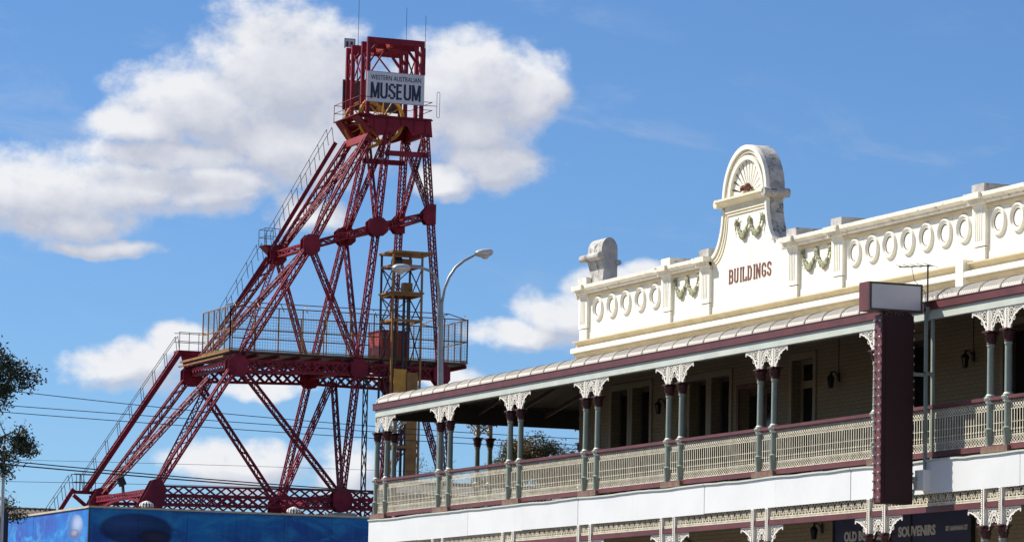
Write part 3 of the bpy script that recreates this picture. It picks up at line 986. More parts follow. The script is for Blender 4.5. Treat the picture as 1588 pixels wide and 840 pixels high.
def bracket_mesh(sgn, w=0.56, h=0.44, half=False):
    """lace spandrel bracket; hangs from z=0, starts at y=0 and runs to sgn*w"""
    mb = MB()
    f = lambda p: (sgn * p[0], p[1])
    stroke(mb, [f((0, -0.015)), f((w, -0.015))], 0.03)
    edge = [f((0.03 + (w - 0.05) * (u ** 1.7), -h + (h - 0.05) * (1 - (1 - u) ** 1.5))) for u in [i / 9 for i in range(10)]]
    stroke(mb, edge, 0.022)
    stroke(mb, [f((0.012, 0)), f((0.012, -h))], 0.03)
    for c, r in (((0.115, -0.12), 0.085), ((0.115, -0.12), 0.04), ((0.28, -0.085), 0.06), ((0.28, -0.085), 0.022), ((0.075, -0.265), 0.05), ((0.055, -0.355), 0.03), ((0.405, -0.055), 0.036), ((0.20, -0.215), 0.04)):
        if half and c[0] > 0.3: continue
        ring2(mb, f(c), r, 0.014, n=9)
    stroke(mb, [f((0.18, -0.17)), f((0.24, -0.13)), f((0.33, -0.12))], 0.016)
    stroke(mb, [f((0.10, -0.2)), f((0.15, -0.26)), f((0.12, -0.31))], 0.016)
    for p in ((0.2, -0.07), (0.17, -0.21), (0.345, -0.10), (0.10, -0.31)):
        if half and p[0] > 0.3: continue
        ring2(mb, f(p), 0.012, 0.02, n=5)
    if not half:
        stroke(mb, [f((w - 0.01, -0.02)), f((w - 0.005, -0.10))], 0.035)
        stroke(mb, [f((w - 0.06, -0.03)), f((w - 0.07, -0.075))], 0.016)
    return mb.mesh('bracket', 'lace_white')


BR = {s: bracket_mesh(s) for s in (1, -1)}
BH = {s: bracket_mesh(s, w=0.27, h=0.40, half=True) for s in (1, -1)}


def column_mesh(z0, z1):
    pr = [(0.085, 0.0), (0.085, 0.26), (0.10, 0.28), (0.10, 0.31), (0.075, 0.33), (0.072, 0.80), (0.074, 0.80)]
    pr += [(0.068, 0.95), (0.062, z1 - z0 - 0.05), (0.075, z1 - z0 - 0.04), (0.075, z1 - z0)]
    return MB().lathe(pr, (0, 0, 0), 14).mesh('column', 'sage_paint', 40)


def knob_mesh():
    mb = MB()
    mb.lathe([(0.07, -0.09), (0.095, -0.06), (0.085, -0.02), (0.105, 0.0), (0.085, 0.02), (0.095, 0.06), (0.07, 0.09)], (0, 0, 0), 12)
    for s_ in (1, -1):
        mb.lathe([(0.01, -0.04), (0.03, -0.02), (0.035, 0.02), (0.01, 0.04)], (-0.09, s_ * 0.03, 0), 6)
    return mb.mesh('rail_collar', 'pale_sage', 50)


def capital_mesh():
    mb = MB()
    mb.lathe([(0.075, 0), (0.085, 0.015), (0.075, 0.03), (0.08, 0.09), (0.105, 0.15), (0.12, 0.185), (0.10, 0.20)], (0, 0, 0), 12)
    mb.box(-0.118, 0.118, -0.118, 0.118, 0.205, 0.235)
    for k in range(8):                                 # acanthus leaves in two rows
        for zz, r0_, r1_, hh in ((0.02, 0.078, 0.115, 0.09), (0.09, 0.085, 0.155, 0.10)):
            a = 2 * math.pi * (k + (0.5 if zz > 0.05 else 0)) / 8
            c_, s_ = math.cos(a), math.sin(a)
            t_ = V((-s_, c_, 0)) * 0.03
            p0 = V((c_ * r0_, s_ * r0_, zz))
            p1 = V((c_ * (r0_ + 0.015), s_ * (r0_ + 0.015), zz + hh * 0.7))
            p2 = V((c_ * r1_, s_ * r1_, zz + hh))
            p3 = V((c_ * r1_, s_ * r1_, zz + hh * 0.75))
            mb.add([p0 - t_, p0 + t_, p1 + t_, p1 - t_, p2 + t_ * .7, p2 - t_ * .7, p3], [(0, 1, 2, 3), (3, 2, 4, 5), (5, 4, 6)])
    return mb.mesh('capital', 'capital_maroon', 45)


CZ0, CZ1 = 6.335, 8.14
COL = column_mesh(CZ0, CZ1)
LCOL = column_mesh(gz(75) + 0.1, 4.72)
KNOB, CAP = knob_mesh(), capital_mesh()
post = MB().box(-0.045, 0.045, -0.045, 0.045, 0, 0.389)
for q in range(9):
    post.lathe([(0.005, -0.016), (0.02, 0), (0.005, 0.016)], (-0.047, 0.0, 0.03 + 0.04 * q), 6)
POST = post.mesh('post', 'lace_white')
lpost = MB().box(-0.05, 0.05, -0.05, 0.05, 0, 0.655)
for q in range(16):
    lpost.lathe([(0.005, -0.02), (0.028, 0), (0.005, 0.02)], (-0.05, 0.02, 0.03 + 0.04 * q), 6)
LPOST = lpost.mesh('post', 'lace_white')


def column(x, y, lower=True):
    c = link('column', COL, hotel, (x, y, CZ0))
    link('rail_collar', KNOB, c, (x, y, 7.17))
    link('capital', CAP, c, (x, y, CZ1))
    link('post', POST, c, (x, y, CZ1 + 0.235))
    if lower:
        l = link('column', LCOL, hotel, (x - 0.09, y, gz(75) + 0.1))
        link('capital', CAP, l, (x - 0.09, y, 4.72))
        link('post', LPOST, l, (x - 0.10, y, 4.955))


PAIRS = [(90.35, 89.66), (86.05, 85.40), (81.66, 81.04), (77.32, 76.68), (73.0, 72.37), (68.69, 68.06), (63.8, 63.18), (59.5, 58.88), (55.1, 54.5)]
for pi, (a, b) in enumerate(PAIRS):
    for y in (a, b):
        column(XC, y)
    part('bearing_block', MB().box(XC - 0.11, XC + 0.10, b - 0.16, a + 0.16, 6.225, 6.335), 'rust_block', hotel)
    if pi > 0:
        link('bracket', BR[1], hotel, (XC - 0.035, a + 0.047, 8.762))
        link('bracket', BR[1], hotel, (XC - 0.09, a + 0.052, 5.262))
    link('bracket', BR[-1], hotel, (XC - 0.035, b - 0.047, 8.762))
    link('bracket', BR[-1], hotel, (XC - 0.09, b - 0.052, 5.262))
    link('bracket', BH[-1], hotel, (XC - 0.033, a - 0.047, 8.760))
    link('bracket', BH[1], hotel, (XC - 0.037, b + 0.047, 8.758))
    link('bracket', BH[-1], hotel, (XC - 0.092, a - 0.052, 5.260))
    link('bracket', BH[1], hotel, (XC - 0.088, b + 0.052, 5.258))
ROTX = Matrix.Rotation(R(-90), 3, 'Z')
for x in (34.02, 36.26, 36.60, 39.1, 39.44, 42.0, 42.4):
    column(x, YC)
for x, s in ((36.26, -1), (36.6, 1), (39.1, -1), (39.44, 1), (34.02, 1)):
    link('bracket', BR[s], hotel, (x + s * 0.047, YC, 8.758), ROTX.inverted() if True else None)
link('bracket', BH[1], hotel, (36.26 + 0.03, YC, 8.756), ROTX.inverted())
link('bracket', BH[-1], hotel, (34.02 - 0.03, YC, 8.756), ROTX.inverted())


def panel_mesh(L):
    """cast iron balustrade panel along Y, 0..L, z from 0 (bottom rail) to 0.76"""
    mb = MB()
    n = max(2, round(L / 0.096))
    p = L / n
    x0, x1 = -0.003, 0.003
    mb.box(-0.006, 0.006, 0, L, 0.0, 0.018)
    mb.box(-0.006, 0.006, 0, L, 0.148, 0.158)
    mb.box(-0.006, 0.006, 0, L, 0.600, 0.610)
    mb.box(-0.004, 0.004, 0, L, 0.375, 0.383)
    for i in range(n):
        c = (i + 0.5) * p
        mb.box(-0.004, 0.004, c - 0.010, c + 0.010, 0.158, 0.60)
        mb.box(-0.009, 0.009, c - 0.022, c + 0.022, 0.235, 0.262)
        mb.box(-0.008, 0.008, c - 0.018, c + 0.018, 0.185, 0.20)
        ring2(mb, (c, 0.685), 0.034, 0.015, x0, x1, 6)
        stroke(mb, [(c - p / 2, 0.612), (c, 0.65), (c + p / 2, 0.612)], 0.011, x0, x1)
        stroke(mb, [(c - p / 2, 0.76), (c, 0.72), (c + p / 2, 0.76)], 0.011, x0, x1)
        stroke(mb, [(c - p / 2, 0.66), (c - p / 2, 0.71)], 0.014, x0, x1)
        ring2(mb, (c, 0.09), 0.034, 0.015, x0, x1, 6)
        stroke(mb, [(c - p / 2, 0.02), (c, 0.055), (c + p / 2, 0.02)], 0.011, x0, x1)
        stroke(mb, [(c - p / 2, 0.145), (c, 0.125), (c + p / 2, 0.145)], 0.011, x0, x1)
        if i % 3 == 1:
            mb.box(-0.015, 0.015, c - 0.016, c + 0.016, -0.03, 0.03)
    return mb.mesh('balustrade_panel', 'lace_cream')


def frieze_mesh(L):
    """pierced frieze panel below the white fascia, 0..L along Y, z 0..0.24"""
    mb = MB()
    n = max(2, round(L / 0.27))
    p = L / n
    x0, x1 = -0.003, 0.003
    mb.box(-0.010, 0.010, 0, L, 0.0, 0.022)
    mb.box(-0.014, 0.014, 0, L, 0.045, 0.06)
    m = n * 5
    for i in range(m):
        c = (i + 0.5) * L / m
        mb.box(-0.013, 0.013, c - 0.014, c + 0.014, 0.022, 0.045)
    for i in range(n):
        c = (i + 0.5) * p
        for s_ in (1, -1):
            stroke(mb, [(c + s_ * p * 0.5, 0.06), (c + s_ * p * 0.36, 0.13), (c + s_ * p * 0.2, 0.19), (c, 0.235)], 0.012, x0, x1)
            stroke(mb, [(c + s_ * p * 0.0, 0.06), (c + s_ * p * 0.16, 0.13), (c + s_ * p * 0.32, 0.19), (c + s_ * p * 0.5, 0.235)], 0.012, x0 + 0.004, x1 + 0.004)
            stroke(mb, [(c + s_ * 0.01, 0.07), (c + s_ * p * 0.13, 0.11), (c + s_ * p * 0.1, 0.15)], 0.011, x0, x1)
            ring2(mb, (c + s_ * p * 0.3, 0.10), 0.015, 0.011, x0, x1, 5)
            ring2(mb, (c + s_ * p * 0.5, 0.16), 0.018, 0.011, x0, x1, 5)
        ring2(mb, (c, 0.165), 0.022, 0.012, x0, x1, 6)
        stroke(mb, [(c, 0.06), (c, 0.14)], 0.014, x0, x1)
    return mb.mesh('frieze_panel', 'lace_cream')


PM, FM = {}, {}


def rails(y0, y1):
    """balustrade, rails and lower frieze between two columns (y0<y1) on the front"""
    L = round(y1 - y0 - 0.15, 2)
    if L not in PM:
        PM[L], FM[L] = panel_mesh(L), frieze_mesh(L)
    bp = link('balustrade_panel', PM[L], hotel, (XC, y0 + 0.075, 6.365))
    part('handrail', MB().box(XC - 0.04, XC + 0.04, y0 + 0.06, y1 - 0.06, 7.127, 7.145).box(XC - 0.055, XC + 0.055, y0 + 0.06, y1 - 0.06, 7.146, 7.205), 'maroon_paint', bp)
    part('bottom_rail', MB().box(XC - 0.05, XC + 0.03, y0 + 0.06, y1 - 0.06, 6.262, 6.362), 'maroon_paint', bp)
    part('rail_foot', MB().box(XC - 0.03, XC + 0.0, (y0 + y1) / 2 - 0.02, (y0 + y1) / 2 + 0.02, 6.222, 6.262), 'maroon_paint', bp)
    fp = link('frieze_panel', FM[L], hotel, (XC - 0.10, y0 + 0.075, 5.375))
    part('frieze_rail', MB().box(XC - 0.13, XC - 0.04, y0 + 0.055, y1 - 0.055, 5.268, 5.370), 'maroon_paint', fp)


for (a, b), (c, d) in zip(PAIRS[:-1], PAIRS[1:]):
    rails(b, a)
    rails(c, b)
SX = [33.577, 34.02, 36.26, 36.60, 39.1, 39.44, 42.0]
for x0, x1 in zip(SX[:-1], SX[1:]):
    L = round(x1 - x0 - 0.15, 2)
    bp = link('balustrade_panel', panel_mesh(L), hotel, (x0 + 0.075, YC, 6.365), ROTX)
    part('handrail', MB().box(x0 + 0.06, x1 - 0.06, YC - 0.055, YC + 0.055, 7.128, 7.204), 'maroon_paint', bp)
    part('bottom_rail', MB().box(x0 + 0.06, x1 - 0.06, YC - 0.05, YC + 0.03, 6.263, 6.361), 'maroon_paint', bp)

# ---- white fascia boards
joints = [YC + 0.12, 87.0, 83.79, 80.51, 77.34, 74.14, 70.91, 67.68, 64.51, 61.4, 58.2, 55.1, YN]
for a, b in zip(joints[:-1], joints[1:]):
    dx = random.uniform(-0.006, 0.006)
    mb = MB()
    x0 = XC - 0.15 + dx
    za, zb = random.uniform(-0.012, 0.006), random.uniform(-0.012, 0.006)
    mb.prism([(a - 0.006, 5.605 + za), (b + 0.006, 5.605 + zb), (b + 0.006, 6.178), (a - 0.006, 6.178)], 'X', x0, x0 + 0.03)
    fb = part('fascia_board', mb, 'fascia_white', hotel)
    n = 10
    A, B = [], []
    for i in range(n + 1):
        u = i / n
        y = a + (b - a) * u
        s_ = 6.192 - 0.022 * math.sin(math.pi * u) * random.uniform(0.2, 1.0)
        A.append((y, s_ + 0.022))
        B.append((y, s_ - 0.010))
    part('fascia_lip', MB().prism(A + B[::-1], 'X', x0 - 0.03, x0 + 0.14), 'pale_sage', fb)
part('fascia_board', MB().box(XC - 0.115, XW + 14, YC + 0.09, YC + 0.12, 5.605, 6.176), 'fascia_white', hotel)

# thin downpipe on the wall
part('downpipe', MB().tube([(XW - 0.06, 80.35, FL), (XW - 0.06, 80.35, 8.1)], 0.025, 8), 'galvanised', hotel)

# ------------------------------------------------------------------ lanterns, board, blade sign, aerial
LANT = [(81.55, 'black wall lantern nearest the far end of the upper verandah'), (72.8, 'black wall lantern between the panelled door and the tall maroon sign'),
        (67.0, 'black wall lantern right of the tall maroon sign, on the upper wall')]


def lantern(y, z, label):
    t_ = thing('wall_lantern', (XW - 0.16, y, z), label, 'lantern', 'lanterns on the hotel wall')
    mb = MB()
    mb.lathe([(0.05, 0.0), (0.06, 0.02), (0.05, 0.03)], (XW - 0.2, y, z), 6)
    for k in range(6):
        a = 2 * math.pi * k / 6
        mb.bar((XW - 0.2 + 0.05 * math.cos(a), y + 0.05 * math.sin(a), z + 0.03), (XW - 0.2 + 0.08 * math.cos(a), y + 0.08 * math.sin(a), z + 0.2), 0.014)
    part('cage', mb, 'black_iron', t_)
    part('glass', MB().lathe([(0.043, 0.03), (0.07, 0.2)], (XW - 0.2, y, z), 6), 'glass_dark', t_)
    part('cap', MB().lathe([(0.10, 0.2), (0.085, 0.23), (0.03, 0.29), (0.015, 0.31), (0.02, 0.34), (0.005, 0.37)], (XW - 0.2, y, z), 6), 'black_iron', t_)
    part('arm', MB().tube([(XW - 0.2, y, z + 0.29), (XW - 0.14, y, z + 0.36), (XW - 0.08, y, z + 0.33), (XW - 0.03, y, z + 0.24)], 0.016, 6).box(XW - 0.03, XW - 0.002, y - 0.04, y + 0.04, z + 0.14, z + 0.34), 'black_iron', t_)
    part('conduit', MB().tube([(XW - 0.015, y, z + 0.34), (XW - 0.015, y, z + 1.15)], 0.009, 6), 'dark_joinery', t_)


for y, lb in LANT:
    lantern(y, 8.47, lb)
lantern(73.5, 5.3, 'black wall lantern at street level beside the blue shop board')

sb = thing('shop_board', (XW - 0.1, 69.8, 4.6), 'dark blue painted shop board with white lettering under the verandah', 'sign')
part('panel', MB().box(XW - 0.08, XW - 0.004, 66.95, 69.38, 4.5, 5.7).box(XW - 0.08, XW - 0.004, 69.42, 72.8, 4.5, 5.7), 'board_blue', sb)
part('frame', MB().box(XW - 0.10, XW - 0.002, 66.9, 66.95, 4.5, 5.73).box(XW - 0.10, XW - 0.002, 69.38, 69.42, 4.5, 5.73).box(XW - 0.10, XW - 0.002, 72.8, 72.85, 4.5, 5.73).box(XW - 0.099, XW - 0.002, 66.95, 69.38, 5.7, 5.73).box(XW - 0.099, XW - 0.002, 69.42, 72.8, 5.7, 5.73), 'black_iron', sb)
for s, y, z, size, sx in (('OLD BOTTLES', 71.45, 5.31, 0.27, 1.02), ('SOUVENIRS', 69.15, 5.33, 0.27, 1.12), ('87 HANNAN ST', 67.5, 5.34, 0.13, 0.98)):
    link('lettering', text_mesh('lettering', s, size, 'board_letters', sx, 0.012 if size > 0.2 else 0.004), sb, (XW - 0.086, y, z), FACE_STREET)

bs = thing('blade_sign', (33.0, 61.8, 5.4), 'tall dark maroon blade sign edged with bulbs, hung out from the verandah', 'sign')
YB0, YB1 = 61.60, 61.92
part('cabinet', MB().box(32.55, 33.17, YB0, YB1, 5.40, 8.80), 'blade_maroon', bs)
part('face_panel', MB().box(32.60, 33.12, YB0 - 0.012, YB0 - 0.001, 5.46, 8.74), 'blade_maroon', bs)
part('edge_panel', MB().box(32.53, 32.549, YB0 + 0.02, YB1 - 0.02, 5.42, 8.78), 'maroon_paint', bs)
bulb = MB().lathe([(0.012, 0), (0.018, 0.008), (0.024, 0.022), (0.02, 0.038), (0.005, 0.046)], (0, 0, 0), 8).mesh('bulb', 'bulb_glass', 60)
rl = Matrix.Rotation(R(-90), 3, 'Y')
rr_ = Matrix.Rotation(R(90), 3, 'Y')
for k in range(22):
    z = 5.5 + k * 0.152
    for yb in (YB0 + 0.06, YB1 - 0.06):
        link('bulb', bulb, bs, (32.53, yb, z), rl)
    link('bulb', bulb, bs, (33.17, YB0 + 0.05, z), rr_)
tp = MB()
for k in range(7):
    tp.box(32.62 + 0.08 * k, 32.66 + 0.08 * k, YB0 + 0.02, YB1 - 0.02, 8.80, 8.84)
part('crest', tp, 'maroon_paint', bs)
pl = MB()
for x in (33.42, 33.56):
    pl.box(x - 0.025, x + 0.025, YB0 - 0.03, YB0 + 0.03, 5.84, 8.95)
pl.box(33.395, 33.585, YB0 - 0.031, YB0 + 0.031, 7.74, 7.80).box(33.395, 33.585, YB0 - 0.031, YB0 + 0.031, 8.9, 8.98)
pl.box(33.16, 33.40, YB0 + 0.0, YB0 + 0.06, 7.72, 7.78).box(33.16, 33.60, YB0 + 0.0, YB0 + 0.06, 5.84, 5.90)
pl.bar((33.56, YB0, 5.72), (33.44, YB0, 5.85), 0.05)
pl.tube([(33.19, YB0, 5.86), (33.21, YB0, 5.7), (33.18, YB0, 5.55)], 0.018, 6)
part('bracket_frame', pl, 'sage_paint', bs)
part('junction_box', MB().box(33.27, 33.47, YB0 - 0.2, YB0 + 0.1, 5.66, 6.02), 'white_paint', bs)

lb = thing('light_box', (32.8, 61.8, 8.85), 'blank pale lightbox in a maroon frame on top of the blade sign', 'sign')
part('case', MB().box(32.24, 33.33, YB0 - 0.02, YB1 + 0.04, 8.86, 9.38), 'maroon_paint', lb)
part('face', MB().box(32.29, 33.29, YB0 - 0.03, YB0 - 0.021, 8.90, 9.34), 'lightbox_face', lb)
part('rim', MB().box(32.245, 33.325, YB0 - 0.04, YB0 - 0.0215, 9.341, 9.375).box(32.245, 33.325, YB0 - 0.04, YB0 - 0.0215, 8.865, 8.899)
     .box(32.245, 32.289, YB0 - 0.041, YB0 - 0.0215, 8.899, 9.341).box(33.291, 33.325, YB0 - 0.041, YB0 - 0.0215, 8.899, 9.341), 'dark_joinery', lb)
part('mount', MB().box(32.6, 32.66, YB0 + 0.1, YB0 + 0.2, 8.79, 8.87).box(33.05, 33.11, YB0 + 0.1, YB0 + 0.2, 8.79, 8.87), 'maroon_paint', lb)

an = thing('television_aerial', (XC + 0.6, 62.9, 9.3), 'thin black television aerial on a mast above the verandah roof', 'aerial')
part('mast', MB().tube([(XC - 0.13, 61.6, 8.0), (XC - 0.13, 61.6, 9.75)], 0.016, 6), 'dark_steel', an)
am = MB()
ax, ay, azz = XC - 0.13, 61.6, 9.73
am.tube([(ax - 0.35, ay + 0.45, azz), (ax + 0.06, ay - 0.08, azz)], 0.012, 6)
part('boom', am, 'dark_steel', an)
for k in range(5):
    u = k / 4
    c = V((ax - 0.33 + 0.36 * u, ay + 0.42 - 0.46 * u, azz + 0.012))
    d = V((0.79, 0.61, 0)) * (0.2 + 0.12 * u)
    part('element', MB().tube([c - d, c + d], 0.006, 5), 'dark_steel', an)
part('cable', MB().tube([(ax - 0.2, ay + 0.25, azz), (ax - 0.17, ay + 0.2, azz - 0.25), (ax - 0.03, ay + 0.02, azz - 0.5), (ax - 0.02, ay, azz - 1.2)], 0.006, 5), 'black_iron', an)

# ------------------------------------------------------------------ headframe tower
TY = 178.5


def tw(z):
    return 9.2 - 0.345 * (z - 11.4)


def N(x, z, far=False):
    return V((x, TY + (1 if far else -1) * tw(z) / 2, z))


hf = thing('mine_headframe', (62, TY, gz(TY)), 'tall dark red riveted steel mine headframe with raking legs and winding wheels', 'headframe')
ND = dict(B0=(53.40, 11.28), B1=(57.77, 17.74), B2=(61.69, 23.74), B3=(64.95, 29.45),
          D0=(62.84, 11.44), D1=(63.93, 17.91), D2=(65.17, 24.87), D3=(65.95, 29.75),
          G0=(68.34, 11.53), G1=(68.21, 17.85), G2=(68.01, 25.68), G3=(67.93, 29.75))


def lattice(p, q, w, h, u, pitch=0.42, t_=0.075, lw=0.055, double=False, trim=0.0):
    """four-cornered laced steel member: corner angles plus zig-zag lacing on its faces"""
    mb = MB()
    p, q = V(p), V(q)
    d = (q - p).normalized()
    p, q = p + d * trim, q - d * trim
    u = V(u)
    u = (u - d * u.dot(d)).normalized()
    n = d.cross(u)
    L = (q - p).length
    for a in (-1, 1):
        for b in (-1, 1):
            o = u * (a * (w / 2 - t_ / 2)) + n * (b * (h / 2 - t_ / 2))
            mb.bar(p + o, q + o, t_, t_, u)
    k = max(3, int(L / pitch))
    for i in range(k):
        s0, s1 = L * i / k, L * (i + 1) / k
        for b in (-1, 1):
            o = n * (b * (h / 2 - 0.006))
            a = 1 if i % 2 else -1
            e = u * (w / 2 - t_ * 0.6)
            mb.bar(p + d * s0 + o - e * a, p + d * s1 + o + e * a, lw, 0.012, u=d.cross(n))
            if double:
                mb.bar(p + d * s0 + o * 0.99 + e * a, p + d * s1 + o * 0.99 - e * a, lw, 0.012, u=d.cross(n))
            o = u * (b * (w / 2 - 0.006))
            e = n * (h / 2 - t_ * 0.6)
            mb.bar(p + d * s0 + o - e * a, p + d * s1 + o + e * a, lw, 0.012, u=d.cross(u))
    return mb


def mem(name, p, q, w, h, u, **k):
    return part(name, lattice(p, q, w, h, u, **k), 'head_red', hf)


YV = (0, 1, 0)
XV = (1, 0, 0)
ZV = (0, 0, 1)
for far in (False, True):
    P = {k: N(*v, far) for k, v in ND.items()}
    for a, b in (('B0', 'B1'), ('B1', 'B2'), ('B2', 'B3')):
        mem('raking_leg', P[a], P[b], 0.44, 0.38, YV, pitch=0.46, t_=0.085, lw=0.045)
    for a, b in (('D0', 'D1'), ('D1', 'D2'), ('D2', 'D3'), ('G0', 'G1'), ('G1', 'G2'), ('G2', 'G3')):
        mem('leg', P[a], P[b], 0.33, 0.33, YV, pitch=0.40, t_=0.062, lw=0.042)
    for a, b in (('B1', 'D0'), ('B2', 'D1')):
        mem('brace', P[a], P[b], 0.30, 0.30, YV, pitch=0.38, t_=0.06, lw=0.042, trim=0.35)
    for a, b in (('B2', 'D2'), ('D2', 'G2')):
        mem('tie', P[a], P[b], 0.36, 0.28, ZV, pitch=0.40, t_=0.08)
    # platform girders: two chords with lattice between
    for a, b in (('B1', 'D1'), ('D1', 'G1')):
        p, q = P[a] + V((0, 0, -0.15)), P[b] + V((0, 0, -0.15))
        mem('girder', p, q, 0.62, 0.25, ZV, pitch=0.46, t_=0.12, lw=0.07, double=True)
    for a, b in (('B0', 'D0'), ('D0', 'G0')):
        for dz in (0.17, -0.29):
            p, q = P[a] + V((0, 0, dz)), P[b] + V((0, 0, dz))
            mem('base_girder', p, q, 0.47, 0.20, ZV, pitch=0.50, t_=0.08, lw=0.05, double=True)
    # plain plate struts below the crown
    p, q = N(65.79, 28.66, far), N(67.97, 28.69, far)
    part('strut', MB().bar(p, q, 0.24, 0.2, ZV), 'head_red', hf)
    # gusset plates, on both outer faces of the joint
    for nm, rx, rz_ in [(q_[0], q_[1] * 0.9, q_[2] * 0.9) for q_ in (('B0', 0.62, 0.75), ('B1', 0.56, 0.55), ('B2', 0.48, 0.56), ('D0', 0.54, 0.62), ('D1', 0.49, 0.52), ('D2', 0.56, 0.50), ('G0', 0.5, 0.6), ('G1', 0.48, 0.6), ('G2', 0.36, 0.5))]:
        c = P[nm]
        dz = -0.15 if nm[1] == '1' else (0 if nm[1] == '2' else -0.1)
        oc = [(c.x + rx * x_, c.z + dz + rz_ * z_) for x_, z_ in ((-1, -.5), (-.5, -1), (.5, -1), (1, -.5), (1, .5), (.5, 1), (-.5, 1), (-1, .5))]
        if nm == 'B0':
            oc = [(c.x - 0.75, c.z - 0.75), (c.x + 0.45, c.z - 0.75), (c.x + 0.62, c.z - 0.2), (c.x + 0.62, c.z + 0.3), (c.x + 0.35, c.z + 0.75), (c.x - 0.05, c.z + 0.62)]
        if nm == 'G2':
            oc = [(c.x - 0.45, c.z - 0.25), (c.x - 0.25, c.z - 0.5), (c.x + 0.22, c.z - 0.5), (c.x + 0.22, c.z + 0.5), (c.x - 0.1, c.z + 0.5), (c.x - 0.45, c.z + 0.1)]
        for s_ in (-1, 1):
            gp_ = MB().prism(oc, 'Y', c.y + s_ * 0.235 - 0.012, c.y + s_ * 0.235 + 0.012)
            part('gusset_plate', gp_, 'head_red', hf)
    # footings on the ground
    for nm in ('B0', 'D0', 'G0'):
        c = P[nm]
        part('footing', MB().prism([(c.x - 0.8, gz(c.y) - 0.1), (c.x + 0.8, gz(c.y) - 0.1), (c.x + 0.5, c.z - 0.72), (c.x - 0.5, c.z - 0.72)], 'Y', c.y - 0.7, c.y + 0.7), 'concrete', hf)

# cross members between the two side frames
for nm in 'BDG':
    for lv in (0, 1, 2):
        a, b = N(*ND[nm + str(lv)]), N(*ND[nm + str(lv)], True)
        if lv == 0:
            mem('cross_tie', a + V((0, 0, 0.1)), b + V((0, 0, 0.1)), 0.30, 0.2, ZV, pitch=0.4, t_=0.07, double=True)
            # shallow arched lower chord
            arc = [a.lerp(b, i / 14) + V((0, 0, -0.55 + 0.5 * math.sin(math.pi * i / 14))) for i in range(15)]
            ac = MB()
            for i in range(14):
                ac.bar(arc[i], arc[i + 1], 0.12, 0.16, ZV)
                ac.bar(arc[i], a.lerp(b, (i + 0.5) / 14) + V((0, 0, 0.0)), 0.05, 0.05, ZV)
                ac.bar(arc[i + 1], a.lerp(b, (i + 0.5) / 14) + V((0, 0, 0.0)), 0.05, 0.05, ZV)
            part('arched_tie', ac, 'head_red', hf)
        else:
            mem('cross_tie', a, b, 0.42 if lv == 1 else 0.36, 0.28, ZV, pitch=0.42, t_=0.085, double=(lv == 1))
        if lv == 0:
            top = (N(*ND[nm + '1']) + N(*ND[nm + '1'], True)) / 2 + V((0, 0, -0.3))
            mem('cross_brace', a, top, 0.27, 0.27, XV, pitch=0.36, t_=0.055, lw=0.04, trim=0.3)
            mem('cross_brace', b, top, 0.27, 0.27, XV, pitch=0.36, t_=0.055, lw=0.04, trim=0.3)
        if lv == 1 and nm in 'DB':
            c2 = N(*ND[nm + '2'], True)
            mem('cross_brace', a, c2, 0.25, 0.24, XV, pitch=0.34, t_=0.052, lw=0.038, trim=0.3)
            if nm == 'B':
                mem('cross_brace', b, N(*ND[nm + '2']), 0.25, 0.24, XV, pitch=0.34, t_=0.052, lw=0.038, trim=0.3)
        if lv == 2:
            mem('cross_brace', a, N(*ND[nm + '3'], True), 0.24, 0.22, XV, pitch=0.32, t_=0.05, lw=0.036, trim=0.3)
            mem('cross_brace', b, N(*ND[nm + '3']), 0.24, 0.22, XV, pitch=0.32, t_=0.05, lw=0.036, trim=0.3)

# crown: plate girders with a cut-out for the wheels
CYN, CYF = 177.0, 180.0
for y, s_ in ((CYN, -1), (CYF, 1)):
    pg = MB().prism([(64.62, 30.42), (68.2, 30.42), (68.28, 29.62), (67.95, 29.62), (67.75, 29.80), (67.25, 29.62), (66.95, 30.06), (66.7, 30.1), (66.25, 29.62), (65.35, 29.50)], 'Y', y - 0.02, y + 0.02)
    part('crown_girder', pg, 'head_red', hf)
    part('crown_flange', MB().box(64.5, 68.25, y - 0.12, y + 0.12, 30.425, 30.47), 'head_red', hf)
    for xx in (65.2, 65.9, 66.6, 67.3, 67.9):
        zb = 29.75 if xx < 66.3 else (30.12 if xx < 67 else 29.8)
        part('stiffener', MB().bar((xx, y + s_ * 0.045, zb), (xx, y + s_ * 0.045, 30.41), 0.04, 0.05, XV), 'head_red', hf)
# sloping end plates over the raking legs, lit from the street side
ep = MB()
for k, (za, zb, xa, xb) in enumerate(((30.42, 29.55, 64.3, 65.05),)):
    ep.add([(xa, CYN - 0.3, za), (xa, CYF + 0.3, za), (xb, CYF, zb), (xb, CYN, zb)], [(0, 1, 2, 3)])
    ep.add([(xa + 0.04, CYN - 0.3, za), (xa + 0.04, CYF + 0.3, za), (xb + 0.04, CYF, zb), (xb + 0.04, CYN, zb)], [(0, 1, 2, 3)])
part('end_plate', MB().prism([(64.3, 30.42), (64.42, 30.42), (65.1, 29.55), (64.98, 29.55)], 'Y', CYN - 0.15, CYN + 0.75)
     .prism([(64.3, 30.42), (64.42, 30.42), (65.1, 29.55), (64.98, 29.55)], 'Y', CYF - 0.75, CYF + 0.15), 'head_red', hf)
part('end_beam', MB().box(64.75, 64.95, CYN - 0.1, CYF + 0.1, 29.22, 29.56), 'bright_red', hf)
part('end_beam', MB().box(67.95, 68.15, CYN + 0.03, CYF - 0.03, 29.7, 30.40), 'head_red', hf)
dk = MB()
dk.box(64.25, 64.9, CYN - 0.35, CYF + 0.35, 30.475, 30.52)
dk.box(67.35, 68.2, CYN - 0.1, CYF + 0.1, 30.475, 30.52)
dk.box(64.9, 67.35, CYN - 0.1, CYN + 0.25, 30.476, 30.52)
dk.box(64.9, 67.35, CYF - 0.25, CYF + 0.1, 30.476, 30.52)
part('crown_deck', dk, 'head_red', hf)
